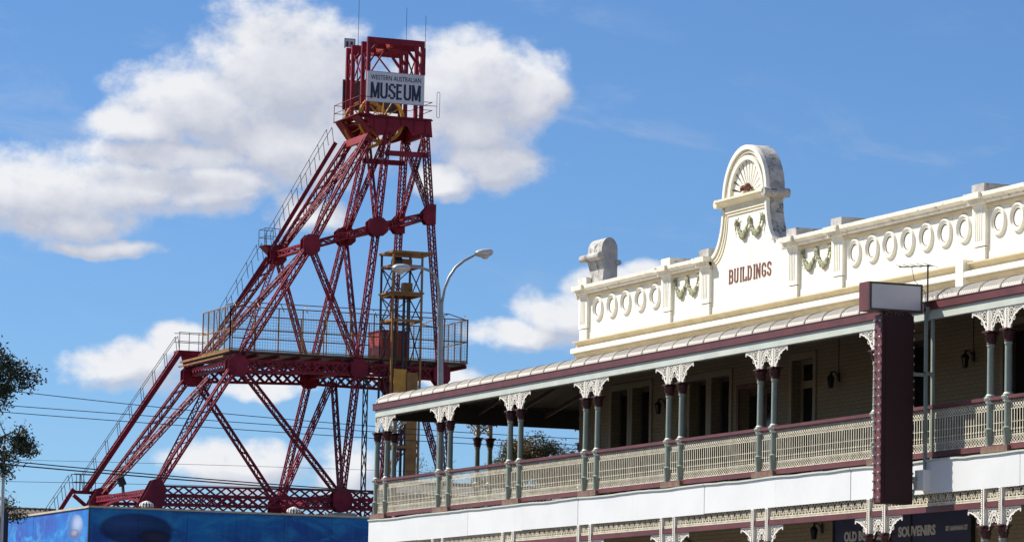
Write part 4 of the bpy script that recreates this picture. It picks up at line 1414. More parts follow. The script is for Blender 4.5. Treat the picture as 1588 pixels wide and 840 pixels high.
# four portal frames above the crown
TOPZ = {177.0: 34.38, 177.8: 34.26, 179.25: 34.30, 180.0: 34.26}
for y, tz in TOPZ.items():
    x0, x1 = 64.82, 67.66
    for x in (x0, x1):
        part('portal_post', MB().bar((x, y, 30.5), (x, y, tz - 0.281), 0.17, 0.17, XV), 'head_red', hf)
    part('portal_beam', MB().box(x0 - 0.085, x1 + 0.085, y - 0.085, y + 0.085, tz - 0.28, tz), 'head_red', hf)
    part('portal_knee', MB().bar((x1 - 0.08, y, tz - 0.75), (x1 - 0.45, y, tz - 0.28), 0.12, 0.1), 'head_red', hf)
    part('portal_knee', MB().bar((x0 + 0.08, y, tz - 0.75), (x0 + 0.45, y, tz - 0.28), 0.12, 0.1), 'head_red', hf)
part('crane_rail', MB().box(65.95, 66.12, CYN + 0.087, CYF - 0.087, 33.98, 34.24), 'bright_red', hf)
for x in (64.82, 67.66):
    for (ya, yb) in ((177.0, 177.8), (177.8, 179.25), (179.25, 180.0)):
        part('portal_brace', MB().bar((x, ya, 32.4), (x, yb, 33.95), 0.06, 0.05), 'head_red', hf)
        part('portal_brace', MB().bar((x + 0.03, yb, 32.4), (x + 0.03, ya, 33.95), 0.06, 0.05), 'head_red', hf)
for y in (177.8, 179.25):
    part('portal_brace', MB().bar((64.9, y, 32.2), (66.0, y, 34.0), 0.07, 0.05), 'head_red', hf)
    part('portal_brace', MB().bar((67.6, y, 32.2), (66.0, y + 0.03, 34.0), 0.07, 0.05), 'head_red', hf)
rr2 = MB()
for y in (CYN - 0.32, CYF + 0.32):
    for z in (30.95, 31.35):
        rr2.tube([(64.3, y, z), (65.0, y, z)], 0.018, 5)
for z in (30.95, 31.35):
    rr2.tube([(64.28, CYN - 0.32, z), (64.28, CYF + 0.32, z)], 0.018, 5)
    rr2.tube([(67.7, CYN - 0.1, z), (68.2, CYN - 0.1, z), (68.2, CYF, z), (67.7, CYF, z)], 0.018, 5)
for y in (CYN - 0.32, 178, 179, CYF + 0.32):
    rr2.tube([(64.28, y, 30.5), (64.28, y, 31.35)], 0.018, 5)
part('crown_railing', rr2, 'head_red', hf)

# winding wheels
for i, y in enumerate((177.45, 179.5)):
    wh = thing('winding_wheel', (65.72, y, 29.2), ('yellow spoked winding wheel behind the white lettered sign' if i == 0 else 'yellow spoked winding wheel on the far side of the headframe crown'), 'wheel', 'headframe winding wheels')
    c = (65.72, y, 30.42)
    r = 1.22
    part('rim', MB().lathe([(r - 0.16, -0.07), (r - 0.02, -0.10), (r, -0.08), (r - 0.06, 0.0), (r, 0.08), (r - 0.02, 0.10), (r - 0.16, 0.07), (r - 0.16, -0.07)], c, 40, 'Y', cap=False), 'wheel_yellow', wh, 40)
    sp = MB()
    for k in range(14):
        a = 2 * math.pi * k / 14
        for sy in (-0.12, 0.12):
            sp.tube([(c[0] + 0.1 * math.cos(a), y + sy, c[2] + 0.1 * math.sin(a)), (c[0] + (r - 0.12) * math.cos(a + 0.1), y, c[2] + (r - 0.12) * math.sin(a + 0.1))], 0.022, 5)
    part('spokes', sp, 'wheel_yellow', wh)
    part('hub', MB().lathe([(0.06, -0.3), (0.06, -0.2), (0.17, -0.19), (0.17, 0.19), (0.06, 0.2), (0.06, 0.3)], c, 14, 'Y'), 'wheel_yellow', wh, 40)
    part('bearing', MB().box(c[0] - 0.2, c[0] + 0.2, y - 0.29, y - 0.22, 30.3, 30.6).box(c[0] - 0.2, c[0] + 0.2, y + 0.22, y + 0.29, 30.3, 30.6).box(c[0] - 1.2, c[0] + 1.5, y - 0.28, y - 0.23, 30.22, 30.299).box(c[0] - 1.2, c[0] + 1.5, y + 0.23, y + 0.28, 30.22, 30.299), 'head_red', wh)

# signs on the crown
sg = thing('museum_sign', (66.2, 176.85, 31.15), 'white rectangular sign lettered in dark blue on the near side of the headframe crown', 'sign')
part('panel', MB().box(64.72, 67.74, 176.84, 176.88, 31.16, 32.65), 'sign_white', sg)
part('edge_trim', MB().box(64.70, 67.76, 176.835, 176.885, 32.651, 32.675).box(64.70, 67.76, 176.835, 176.885, 31.135, 31.159), 'galvanised', sg)
MU = {'M': [((.1, 0), (.1, 1)), ((.9, 0), (.9, 1)), ((.13, 1), (.5, .06)), ((.87, 1), (.5, .06))],
      'U': [((.12, .14), (.12, 1)), ((.88, .14), (.88, 1)), ((.2, .085), (.8, .085)), ((.12, .24), (.3, .07)), ((.88, .24), (.7, .07))],
      'S': [((.14, .58), (.14, .86)), ((.22, .915), (.8, .915)), ((.88, .72), (.88, .86)), ((.14, .64), (.86, .37)), ((.86, .14), (.86, .44)), ((.22, .085), (.8, .085)), ((.13, .14), (.13, .30))],
      'E': [((.12, 0), (.12, 1)), ((.12, .915), (.85, .915)), ((.12, .085), (.85, .085)), ((.12, .51), (.76, .51))]}
MWD = dict(M=1.22, U=1.0, S=0.98, E=0.9)
cw = 2.62 / (sum(MWD[c] for c in 'MUSEUM') + 5 * 0.16)
xx = 64.92
for ch in 'MUSEUM':
    mb = MB()
    for j, (p, q) in enumerate(MU[ch]):
        w = MWD[ch] * cw
        horiz = abs(p[1] - q[1]) < 0.02
        mb.bar((xx + p[0] * w, 176.836 - 0.0005 * j, 31.32 + p[1] * 0.80), (xx + q[0] * w, 176.836 - 0.0005 * j, 31.32 + q[1] * 0.80), 0.006, 0.105 if horiz else 0.115, u=(0, 1, 0))
    part('letter', mb, 'sign_ink', sg)
    xx += (MWD[ch] + 0.16) * cw
me = text_mesh('lettering', 'WESTERN AUSTRALIAN', 0.3, 'sign_ink', 1.0, 0.0, 0.004)
bx = [v.co.x for v in me.vertices]
by = [v.co.y for v in me.vertices]
me.transform(Matrix.Diagonal((2.64 / (max(bx) - min(bx)), 0.24 / (max(by) - min(by)), 1, 1)) @ Matrix.Translation((-(max(bx) + min(bx)) / 2, -(max(by) + min(by)) / 2, 0)))
link('lettering', me, sg, (66.23, 176.832, 32.37), FACE_NEAR)
s2 = thing('sign_panel', (66.1, 180.12, 31.15), 'brown back of the sign panel on the far side of the headframe crown', 'sign')
part('panel', MB().box(64.62, 67.6, 180.10, 180.13, 31.17, 32.68), 'sign_back', s2)
fr_ = MB()
for x in (64.7, 65.35, 66.0, 66.65, 67.3):
    fr_.box(x, x + 0.05, 180.087, 180.0995, 31.17, 32.68)
for z in (31.3, 31.9, 32.5):
    fr_.box(64.62, 67.6, 180.088, 180.0985, z, z + 0.05)
part('rails', fr_, 'dark_steel', s2)

# aerials on the crown
for (x, y, z0, z1, lb) in ((65.4, 180.15, 32.4, 37.1, 'tall whip aerial at the left of the headframe top'), (67.95, 180.1, 33.2, 36.6, 'thin whip aerial in the middle of the headframe top'), (67.80, 177.0, 32.7, 35.7, 'thin whip aerial on the right corner post of the headframe top')):
    w_ = thing('whip_aerial', (x, y, z0), lb, 'aerial', 'whip aerials on the headframe')
    part('base_tube', MB().tube([(x, y, z0), (x, y, z0 + (z1 - z0) * 0.45)], 0.028, 6), 'dark_steel', w_)
    part('whip', MB().tube([(x, y, z0 + (z1 - z0) * 0.45), (x, y, z1)], 0.012, 5), 'dark_steel', w_)
    part('clamp', MB().box(x - 0.16, x + 0.03, y - 0.02, y + 0.02, z0 + 0.1, z0 + 0.16), 'dark_steel', w_)
lo = thing('loop_aerial', (68.6, 177.0, 30.6), 'slim vertical loop aerial standing out right of the lettered sign', 'aerial')
lp_ = [(68.56 + 0.075 * math.cos(R(q)), 177.0, 31.84 + 0.075 * math.sin(R(q))) for q in range(180, -1, -30)] + [(68.56 + 0.075 * math.cos(R(q)), 177.0, 30.70 + 0.075 * math.sin(R(q))) for q in range(0, -181, -30)]
part('loop', MB().tube(lp_ + [lp_[0]], 0.013, 5), 'dark_steel', lo)
part('boom', MB().tube([(67.7, 177.0, 31.18), (68.49, 177.0, 31.2)], 0.016, 5), 'dark_steel', lo)
ap = thing('antenna_panel', (65.0, 180.2, 34.3), 'pale box of antenna panels at the top left of the headframe', 'aerial')
part('frame', MB().box(64.62, 64.66, 180.0, 180.05, 34.26, 34.72).box(65.16, 65.20, 180.0, 180.05, 34.26, 34.72).box(64.62, 65.20, 180.0, 180.05, 34.72, 34.76), 'galvanised', ap)
part('panel', MB().box(64.66, 65.16, 180.02, 180.04, 34.3, 34.72), 'sign_white', ap)
part('module', MB().box(64.72, 64.82, 179.95, 180.018, 34.35, 34.6), 'dark_steel', ap)
part('module', MB().box(64.95, 65.05, 179.95, 180.018, 34.35, 34.6), 'dark_steel', ap)

# viewing platform with its wire cage
dk = MB().box(57.45, 69.66, 175.05, 181.9, 18.30, 18.36)
pf = part('platform_deck', dk, 'safety_yellow', hf)
part('deck_plate', MB().box(57.5, 69.6, 175.15, 181.8, 18.22, 18.279), 'dark_steel', pf)
for k in range(12):
    x = 57.7 + k * 1.07
    part('joist', MB().box(x, x + 0.1, 174.98, 182.6, 18.06, 18.219), 'head_red', pf)
part('edge_beam', MB().box(57.36, 57.44, 175.0, 182.7, 18.27, 18.37), 'safety_yellow', pf)
part('edge_beam', MB().box(57.28, 57.355, 175.6, 182.7, 18.05, 18.12), 'safety_yellow', pf)
cg = part('cage', MB().box(57.4, 69.62, 175.02, 175.06, 19.36, 19.40), 'safety_yellow', hf)
CX0, CX1, CY0, CY1, CZB, CZT = 57.42, 69.6, 175.04, 179.3, 18.37, 20.45


def mesh_panel(p, u, L, H):
    """welded wire infill: fine wires both ways"""
    mb = MB()
    p, u = V(p), V(u)
    n = int(L / 0.13)
    for i in range(n + 1):
        a = p + u * (L * i / n)
        mb.bar(a, a + V((0, 0, H)), 0.0065, 0.0065)
    m = int(H / 0.13)
    for j in range(m + 1):
        a = p + V((0, 0, H * j / m))
        mb.bar(a, a + u * L, 0.0065, 0.0065)
    return mb


def cage_side(p, u, L, step):
    n = round(L / step)
    for i in range(n + 1):
        a = V(p) + V(u) * (L * i / n)
        part('cage_post', MB().bar(a, a + V((0, 0, CZT - CZB)), 0.05, 0.05), 'safety_yellow', cg)
        if i < n:
            part('mesh_panel', mesh_panel(a, u, L / n, CZT - CZB), 'rail_grey', cg)
    for z in (0.05, 1.0, CZT - CZB):
        a = V(p) + V((0, 0, z))
        part('cage_rail', MB().bar(a, a + V(u) * L, 0.05, 0.05), 'safety_yellow', cg)


cage_side((CX0, CY0, CZB), (1, 0, 0), CX1 - CX0, 1.2)
cage_side((CX0, CY0, CZB), (0, 1, 0), CY1 - CY0, 0.9)
cage_side((CX1, CY0, CZB), (0, 1, 0), CY1 - CY0, 0.9)
cage_side((CX0 + 1.5, CY1, CZB), (1, 0, 0), CX1 - CX0 - 1.5, 1.2)
for i in range(11):                                    # cranked top stays leaning inwards
    x = CX0 + 0.3 + i * 1.19
    part('cage_stay', MB().tube([(x, CY0, CZT - 0.15), (x - 0.02, CY0 + 0.05, CZT), (x, CY0 + 0.5, CZT + 0.26)], 0.022, 5), 'safety_yellow', cg)
part('cage_rail', MB().tube([(CX0, CY0 + 0.5, CZT + 0.1), (CX0 + 0.6, CY0 + 0.5, CZT + 0.27), (CX1 - 0.8, CY0 + 0.5, CZT + 0.30), (CX1, CY0 + 0.1, CZT)], 0.025, 5), 'safety_yellow', cg)
part('cage_rail', MB().tube([(CX1 - 0.8, CY0 + 0.5, CZT + 0.30), (CX1 - 0.8, CY1, CZT + 0.1), (CX1, CY1, CZT)], 0.025, 5), 'safety_yellow', cg)

# red winder housing on the platform
rb = thing('winder_housing', (65.9, 175.2, 18.37), 'red steel box housing standing inside the yellow cage', 'housing')
part('body', MB().box(65.12, 66.55, 175.12, 176.9, 18.37, 19.68), 'bright_red', rb)
part('lid', MB().box(65.07, 66.60, 175.08, 176.95, 19.681, 19.74), 'head_red', rb)
for x in (65.3, 65.83, 66.37):
    part('rib', MB().box(x - 0.03, x + 0.03, 175.085, 175.119, 18.4, 19.66), 'head_red', rb)

# yellow lift tower standing in the frame
lt = thing('lift_tower', (65.9, 174.6, gz(174)), 'slim yellow brown steel lift shaft with X bracing inside the headframe', 'tower')
LX0, LX1, LY0, LY1 = 65.12, 66.6, 173.6, 175.25
LZ = gz(174)
for x in (LX0, LX1):
    for y in (LY0, LY1):
        part('post', MB().bar((x, y, LZ), (x, y, 23.35), 0.09, 0.09), 'safety_yellow' if y == LY0 else 'dark_steel', lt)
for z in [12.0, 14.0, 16.0, 20.1, 21.35, 22.75]:
    fr_ = MB()
    for y in (LY0, LY1):
        fr_.bar((LX0 + 0.046, y, z), (LX1 - 0.046, y, z), 0.12, 0.07, ZV)
    for x in (LX0, LX1):
        fr_.bar((x, LY0 + 0.046, z), (x, LY1 - 0.046, z), 0.12, 0.07, ZV)
    part('ring_beam', fr_, 'safety_yellow', lt)
bz = [8.0, 10.0, 12.0, 14.0, 16.0, 18.0, 20.1, 21.35, 22.75]
for za, zb in zip(bz[:-1], bz[1:]):
    b_ = MB()
    for x in (LX0, LX1):
        b_.bar((x, LY0, za), (x, LY1, zb), 0.05, 0.04)
        b_.bar((x + 0.03, LY1, za), (x + 0.03, LY0, zb), 0.05, 0.04)
    b_.bar((LX0, LY1, za), (LX1, LY1, zb), 0.05, 0.04)
    b_.bar((LX1, LY1 + 0.03, za), (LX0, LY1 + 0.03, zb), 0.05, 0.04)
    part('x_brace', b_, 'dark_steel', lt)
part('landing', MB().box(LX0 - 0.1, LX1 + 0.1, LY0 - 0.1, LY1 + 0.1, 21.41, 21.49), 'safety_yellow', lt)
part('roof_plate', MB().box(LX0 - 0.1, 67.2, LY0 - 0.12, LY1 + 0.15, 23.36, 23.46), 'safety_yellow', lt)
part('machine', MB().box(65.9, 66.35, 174.2, 174.6, 21.49, 22.0).box(65.5, 66.3, 174.2, 174.9, 22.8, 23.15), 'safety_yellow', lt)
part('motor', MB().tube([(65.35, 174.3, 22.95), (65.75, 174.3, 22.95)], 0.28, 12), 'dark_steel', lt)
part('guide_rail', MB().bar((66.0, 174.4, LZ), (66.0, 174.4, 21.4), 0.1, 0.12).bar((65.7, 174.7, LZ), (65.7, 174.7, 21.4), 0.08, 0.08).bar((66.3, 174.7, LZ), (66.3, 174.7, 21.4), 0.06, 0.06), 'dark_steel', lt)
part('cladding', MB().box(65.95, 66.5, LY0 - 0.02, LY0 + 0.02, LZ, 17.6), 'safety_yellow', lt)
part('cladding', MB().box(65.3, 65.95, LY0 + 0.1, LY0 + 0.14, 15.9, 17.75), 'wheel_yellow', lt)
part('cable_frame', MB().bar((64.6, 175.4, LZ), (64.6, 175.4, 18.2), 0.05, 0.05).bar((64.6, 176.0, LZ), (64.6, 176.0, 18.2), 0.05, 0.05), 'dark_steel', lt)
lr = MB()
for k in range(11):
    lr.bar((64.6, 175.42, 7 + k * 1.0), (64.6, 175.98, 8 + k * 1.0), 0.04, 0.04)
    lr.bar((64.63, 175.98, 7 + k * 1.0), (64.63, 175.42, 8 + k * 1.0), 0.04, 0.04)
part('frame_bracing', lr, 'dark_steel', lt)

# stairs up the far raking leg
st = part('lower_stair', MB().bar((53.0, 183.6, 11.75), (57.62, 183.6, 18.85), 0.24, 0.08, ZV).bar((53.0, 184.0, 11.75), (57.62, 184.0, 18.85), 0.24, 0.08, ZV), 'head_red', hf)
part('stair_head', MB().box(57.55, 59.0, 183.55, 184.35, 18.78, 19.0).prism([(57.9, 18.1), (59.0, 18.6), (59.0, 18.78), (57.7, 18.78)], 'Y', 183.6, 183.7), 'head_red', st)
stp = MB()
for k in range(28):
    u = k / 27
    stp.box(53.0 + 4.6 * u - 0.12, 53.0 + 4.6 * u + 0.12, 183.65, 183.95, 11.8 + 7.0 * u, 11.83 + 7.0 * u)
part('steps', stp, 'dark_steel', st)


def stair_rail(p, q, y0, y1, parent, hgt=0.75, posts=9):
    mb = MB()
    for y in (y0, y1):
        a, b = V((p[0], y, p[1])), V((q[0], y, q[1]))
        mb.tube([a + V((-0.12, 0, hgt)), b + V((-0.12, 0, hgt))], 0.016, 5)
    part('handrail', mb, 'rail_grey', parent)
    mb = MB()
    for k in range(posts):
        u = k / (posts - 1)
        for y in (y0, y1):
            a = V((p[0] + (q[0] - p[0]) * u, y, p[1] + (q[1] - p[1]) * u))
            mb.tube([a, a + V((-0.12, 0, hgt))], 0.016, 5)
    part('rail_posts', mb, 'rail_grey', parent)


stair_rail((53.0, 11.75), (57.62, 18.85), 183.6, 184.0, st, 0.85)
lr = MB()
for z in (0.45, 0.9):
    lr.tube([(57.55, 183.6, 19.0 + z), (58.95, 183.6, 19.0 + z), (58.95, 184.3, 19.0 + z), (57.55, 184.3, 19.0 + z)], 0.018, 5)
for x in (57.6, 58.1, 58.6):
    lr.tube([(x, 183.6, 19.0), (x, 183.6, 19.9)], 0.018, 5)
part('landing_rail', lr, 'rail_grey', st)
# bottom landing
part('bottom_flight', MB().bar((51.0, 183.6, 9.6), (52.4, 183.6, 11.9), 0.2, 0.09, ZV).bar((52.4, 183.6, 11.75), (53.6, 183.6, 11.75), 0.16, 0.09, ZV).bar((52.4, 183.6, 11.6), (54.2, 183.6, 10.2), 0.18, 0.09, ZV).bar((51.9, 183.6, 10.8), (53.0, 183.6, 9.6), 0.12, 0.09, ZV), 'head_red', st)
stair_rail((51.0, 9.7), (52.4, 11.85), 183.6, 184.2, st, 0.75, 5)
lr = MB()
for y in (183.6, 184.2):
    for z in (0.4, 0.8):
        lr.tube([(52.4, y, 11.85 + z), (53.5, y, 11.85 + z)], 0.018, 5)
    for x in (52.7, 52.9, 53.5):
        lr.tube([(x, y, 11.8), (x, y, 12.65)], 0.018, 5)
part('landing_rail', lr, 'rail_grey', st)
us = part('upper_stair', MB().bar((59.0, 181.6, 19.9), (61.2, 181.0, 23.6), 0.2, 0.08, ZV).bar((61.3, 180.9, 23.9), (64.4, 180.3, 29.5), 0.2, 0.08, ZV), 'head_red', hf)
part('landing', MB().prism([(61.0, 24.22), (61.95, 24.22), (61.95, 24.1), (61.5, 23.75)], 'Y', 180.9, 181.8), 'head_red', us)
lr = MB()
for z in (24.65, 25.05):
    lr.tube([(61.75, 180.9, z), (61.0, 180.9, z), (61.0, 181.8, z), (61.75, 181.8, z)], 0.018, 5)
for (x, y) in ((61.0, 180.9), (61.0, 181.8), (61.4, 181.8), (61.75, 180.9), (61.75, 181.8)):
    lr.tube([(x, y, 24.2), (x, y, 25.05)], 0.018, 5)
part('landing_rail', lr, 'rail_grey', us)
stair_rail((61.3, 23.95), (64.4, 29.5), 180.6, 181.4, us, 0.8, 8)
stair_rail((59.0, 19.9), (61.0, 23.5), 181.0, 181.8, us, 0.8, 5)

# ------------------------------------------------------------------ mural wall round the site
WX, WY = 46.25, 159.52
mw = thing('mural_wall', (WX, WY, gz(WY)), 'blue painted mural wall with rounded sea shapes below the headframe', 'wall')
zb = gz(WY) - 0.1
for k in range(9):
    x0 = WX + 0.001 + 2.2 * k
    part('mural_panel', MB().box(x0, x0 + 2.188, WY + random.uniform(-0.006, 0.006), WY + 0.2, zb, 9.79), 'mural_shore', mw)
for k in range(6):
    y0 = WY + 0.201 + 2.165 * k
    part('mural_panel', MB().box(WX + random.uniform(-0.006, 0.006), WX + 0.2, y0, y0 + 2.153, zb, 9.78), 'mural_reef', mw)
part('coping', MB().box(WX - 0.05, 66.0, WY - 0.06, WY + 0.26, 9.79, 9.87).box(WX - 0.05, WX + 0.26, WY + 0.261, 173.25, 9.781, 9.86), 'coping_tan', mw)
part('corner_post', MB().box(WX - 0.03, WX + 0.02, WY - 0.03, WY + 0.02, zb, 10.3), 'dark_steel', mw)
for i, (x, lb) in enumerate(((48.9, 'white ribbed vent dome on the mural wall below the left foot of the headframe'), (55.6, 'white ribbed vent dome on the mural wall below the middle foot of the headframe'))):
    v_ = thing('vent_dome', (x, WY + 0.4, 9.87), lb, 'vent', 'ribbed vents on the mural wall')
    dm = MB()
    for k in range(14):
        a0, a1 = 2 * math.pi * k / 14, 2 * math.pi * (k + 0.6) / 14
        A = [(x + 0.33 * math.cos(a0) * c_, WY + 0.4 + 0.33 * math.sin(a0) * c_, 9.87 + 0.3 * z_) for c_, z_ in ((0.75, 0), (1, .3), (.9, .65), (.45, .95))]
        B = [(x + 0.33 * math.cos(a1) * c_, WY + 0.4 + 0.33 * math.sin(a1) * c_, 9.87 + 0.3 * z_) for c_, z_ in ((0.75, 0), (1, .3), (.9, .65), (.45, .95))]
        dm.strip(A, B)
    part('fins', dm, 'white_paint', v_)
    part('core', MB().lathe([(0.25, 0), (0.3, 0.1), (0.26, 0.2), (0.1, 0.27)], (x, WY + 0.4, 9.86), 12), 'dark_steel', v_, 40)
    part('cap', MB().lathe([(0.15, 0.27), (0.1, 0.31), (0.02, 0.33)], (x, WY + 0.4, 9.86), 12), 'white_paint', v_, 40)
fd = thing('floodlight', (53.3, 178.2, 11.6), 'small black floodlight tilted above the left base girder of the headframe', 'floodlight')
part('housing', MB().bar((53.12, 178.2, 12.25), (53.3, 178.2, 11.85), 0.32, 0.25), 'black_iron', fd)
part('yoke', MB().bar((53.32, 178.2, 11.5), (53.28, 178.2, 11.88), 0.06, 0.3), 'black_iron', fd)

# ------------------------------------------------------------------ street lamp with two arms
sl = thing('street_lamp', (40.55, 104.0, gz(104)), 'tall grey steel street lamp with two curved arms behind the verandah', 'street lamp')
part('pole', MB().tube([(40.62, 104, gz(104)), (40.6, 104, 6.0), (40.56, 104, 10), (40.49, 104, 13.24)], [0.14, 0.125, 0.095, 0.075], 14), 'galvanised', sl, 50)
part('base', MB().lathe([(0.28, 0), (0.28, 0.04), (0.17, 0.05), (0.16, 0.5), (0.145, 0.52)], (40.62, 104, gz(104)), 14), 'galvanised', sl, 40)
aL = [(40.44, 104, 12.6), (40.455, 104, 13.24), (40.44, 104, 13.6), (40.38, 104, 13.88), (40.27, 104, 14.08), (40.1, 104, 14.18), (39.88, 104, 14.23), (39.6, 104, 14.235), (39.4, 104, 14.23)]
aR = [(40.54, 104, 12.6), (40.53, 104, 13.24), (40.6, 104, 13.66), (40.74, 104, 14.02), (40.94, 104, 14.32), (41.2, 104, 14.53), (41.5, 104, 14.70), (41.66, 104, 14.79)]
for a in (aL, aR):
    part('arm', MB().tube(a, [0.048] * 2 + [0.042] * (len(a) - 4) + [0.034, 0.03], 10), 'galvanised', sl, 50)


def lamp_head(p, d):
    d = V(d).normalized()
    c = V(p)
    mb = MB()
    n_ = 8
    up_ = V((0, 0, 1))
    side = d.cross(up_).normalized()
    secs = [(0.0, .05, .05), (.07, .13, .10), (.22, .16, .13), (.42, .15, .12), (.52, .10, .07), (.54, .03, .03)]
    vs, fs = [], []
    for (t_, w_, h_) in secs:
        for k in range(12):
            a = 2 * math.pi * k / 12
            vs.append(c + d * t_ + side * (w_ * math.cos(a)) + up_ * (h_ * math.sin(a)))
    for i in range(len(secs) - 1):
        for k in range(12):
            fs.append((i * 12 + k, i * 12 + (k + 1) % 12, (i + 1) * 12 + (k + 1) % 12, (i + 1) * 12 + k))
    mb.add(vs, fs)
    hd = part('lamp_head', mb, 'lamp_metal', sl, 50)
    b_ = c + d * 0.3 - up_ * 0.09
    part('lens', MB().lathe([(0.12, 0.03), (0.115, -0.03), (0.08, -0.075), (0.02, -0.09)], b_, 12), 'bulb_glass', hd, 50)


lamp_head((39.52, 104, 14.2), (-1, 0, -0.05))
lamp_head((41.55, 104, 14.76), (1, 0, 0.12))

# ------------------------------------------------------------------ overhead wires (above the side street beyond)
WIRES = [(13.82, 13.22, 13.02), (13.25, 12.98, 12.75), (13.0, 12.72, 12.6), (11.02, 10.52, 10.3), (10.9, 10.44, 10.2), (11.1, 11.3, 11.4), (10.2, 10.42, 10.5)]
WL = ['topmost of the overhead wires crossing the lower headframe', 'second overhead wire from the top crossing the lower headframe', 'third overhead wire from the top crossing the lower headframe',
      'upper of the two thick wires sagging across the headframe feet', 'lower of the two thick wires sagging across the headframe feet', 'faint thin wire just above the two thick sagging wires', 'lowest thin wire crossing just above the mural wall']
for i, (a, b, c) in enumerate(WIRES):
    r = (0.016, 0.016, 0.016, 0.024, 0.028, 0.008, 0.010)[i]
    pts = []
    for k in range(25):
        u = k / 24
        x = 33.0 + 46.0 * u
        # parabola through left (x=40), middle (x=52) and right (x=66)
        l0 = (x - 52) * (x - 66) / ((40 - 52) * (40 - 66))
        l1 = (x - 40) * (x - 66) / ((52 - 40) * (52 - 66))
        l2 = (x - 40) * (x - 52) / ((66 - 40) * (66 - 52))
        pts.append((x, 150.0 + 0.3 * (i % 3), a * l0 + b * l1 + c * l2))
    o = part('overhead_wire', MB().tube(pts, r, 5), 'wire_black', None)
    tag(o, WL[i], 'wire', 'overhead wires')

# ------------------------------------------------------------------ flagpole, tiled roof
fp = thing('white_pole', (39.45, 148.0, gz(148)), 'slim white metal pole at the left edge', 'pole')
part('shaft', MB().tube([(39.42, 148.0, gz(148)), (39.36, 148.0, 11.42)], 0.07, 10), 'lamp_metal', fp, 50)
part('cap', MB().lathe([(0.085, 0), (0.085, 0.06), (0.03, 0.1)], (39.36, 148.0, 11.42), 10), 'lamp_metal', fp, 50)
bb = thing('blue_banner', (39.2, 148.2, gz(148)), 'dark blue panel at the bottom left edge', 'panel')
part('sheet', MB().box(38.6, 39.62, 148.15, 148.2, gz(148), 8.9), 'board_blue', bb)
part('frame', MB().box(39.625, 39.68, 148.14, 148.21, gz(148), 8.95), 'black_iron', bb)
hs = thing('tiled_roof_house', (51, 192, gz(190)), 'brick house with a low dark tiled roof behind the mural wall', 'house')
part('wall', MB().box(42, 54.0, 189.5, 197, gz(189) - 0.2, 10.3), 'red_brick_wall', hs)
rfm = MB()
rfm.prism([(189.0, 10.3), (193.3, 11.2), (197.5, 10.3), (197.5, 10.2), (189.0, 10.2)], 'X', 41.6, 54.3)
hr = part('roof', rfm, 'roof_tile', hs)
tile = MB().tube([(0, 0, 0), (0, 0.9, 0.19)], 0.10, 6).mesh('tile', 'roof_tile', 50)
for r_ in range(5):
    for k in range(48):
        link('tile', tile, hr, (41.8 + 0.26 * k, 189.0 + 0.84 * r_, 10.33 + 0.176 * r_))
cap = MB().tube([(0, 193.3, 11.27), (0.4, 193.3, 11.25)], 0.14, 8).mesh('ridge_tile', 'roof_tile', 50)
for k in range(31):
    link('ridge_tile', cap, hr, (41.7 + 0.405 * k, 0, 0))


# ------------------------------------------------------------------ trees
def tree(name, label, base, limbs, clumps, leafmat, leaf, per, seed, group=None, droop=0.5):
    """trunk and limbs as tapered tubes, crown of single leaves gathered in clumps round limb ends"""
    rd = random.Random(seed)
    t_ = thing(name, base, label, 'tree', group)
    mb = MB()
    for pts, r in limbs:
        rr = [r * (1 - 0.75 * i / (len(pts) - 1)) for i in range(len(pts))]
        mb.tube(pts, rr, 7)
    vs, fs = [], []
    for (c, s) in clumps:
        c = V(c)
        n = int(per * s[0] * s[1] * s[2] ** 0.5)
        subs = [V((rd.gauss(0, 0.42) * s[0], rd.gauss(0, 0.42) * s[1], rd.gauss(0, 0.42) * s[2])) for _ in range(max(5, int(8 * s[0])))]
        near = min(limbs, key=lambda l: (V(l[0][-1]) - c).length)[0][-1]
        mb.tube([near, (V(near) + c) / 2 + V((0, 0, 0.1)), c], [0.03, 0.02, 0.012], 5)
        for q in subs:
            mb.tube([c, c + q * 0.6, c + q], [0.014, 0.01, 0.006], 4)
        for _ in range(n):
            q = rd.choice(subs)
            g = 0.13 + 0.12 * s[0]
            p = c + q + V((rd.gauss(0, g), rd.gauss(0, g), rd.gauss(0, g * 0.8)))
            d = V((rd.gauss(0, 1), rd.gauss(0, 1), rd.gauss(-droop, 0.7))).normalized()
            w = d.cross(V((rd.gauss(0, 1), rd.gauss(0, 1), rd.gauss(0, 1)))).normalized()
            l_ = leaf * rd.uniform(0.6, 1.3)
            o = len(vs)
            vs += [p - d * l_ / 2, p + w * l_ * 0.2, p + d * l_ / 2, p - w * l_ * 0.2]
            fs.append((o, o + 1, o + 2, o + 3))
    part('trunk', mb, 'bark', t_, 60)
    cr = MB()
    cr.add(vs, fs)
    me = bpy.data.meshes.new('crown')
    me.from_pydata([tuple(v) for v in vs], [], fs)
    me.materials.append(MAT[leafmat])
    link('crown', me, t_)
    return t_


rd = random.Random(11)
y = 145.0
g0 = gz(y)
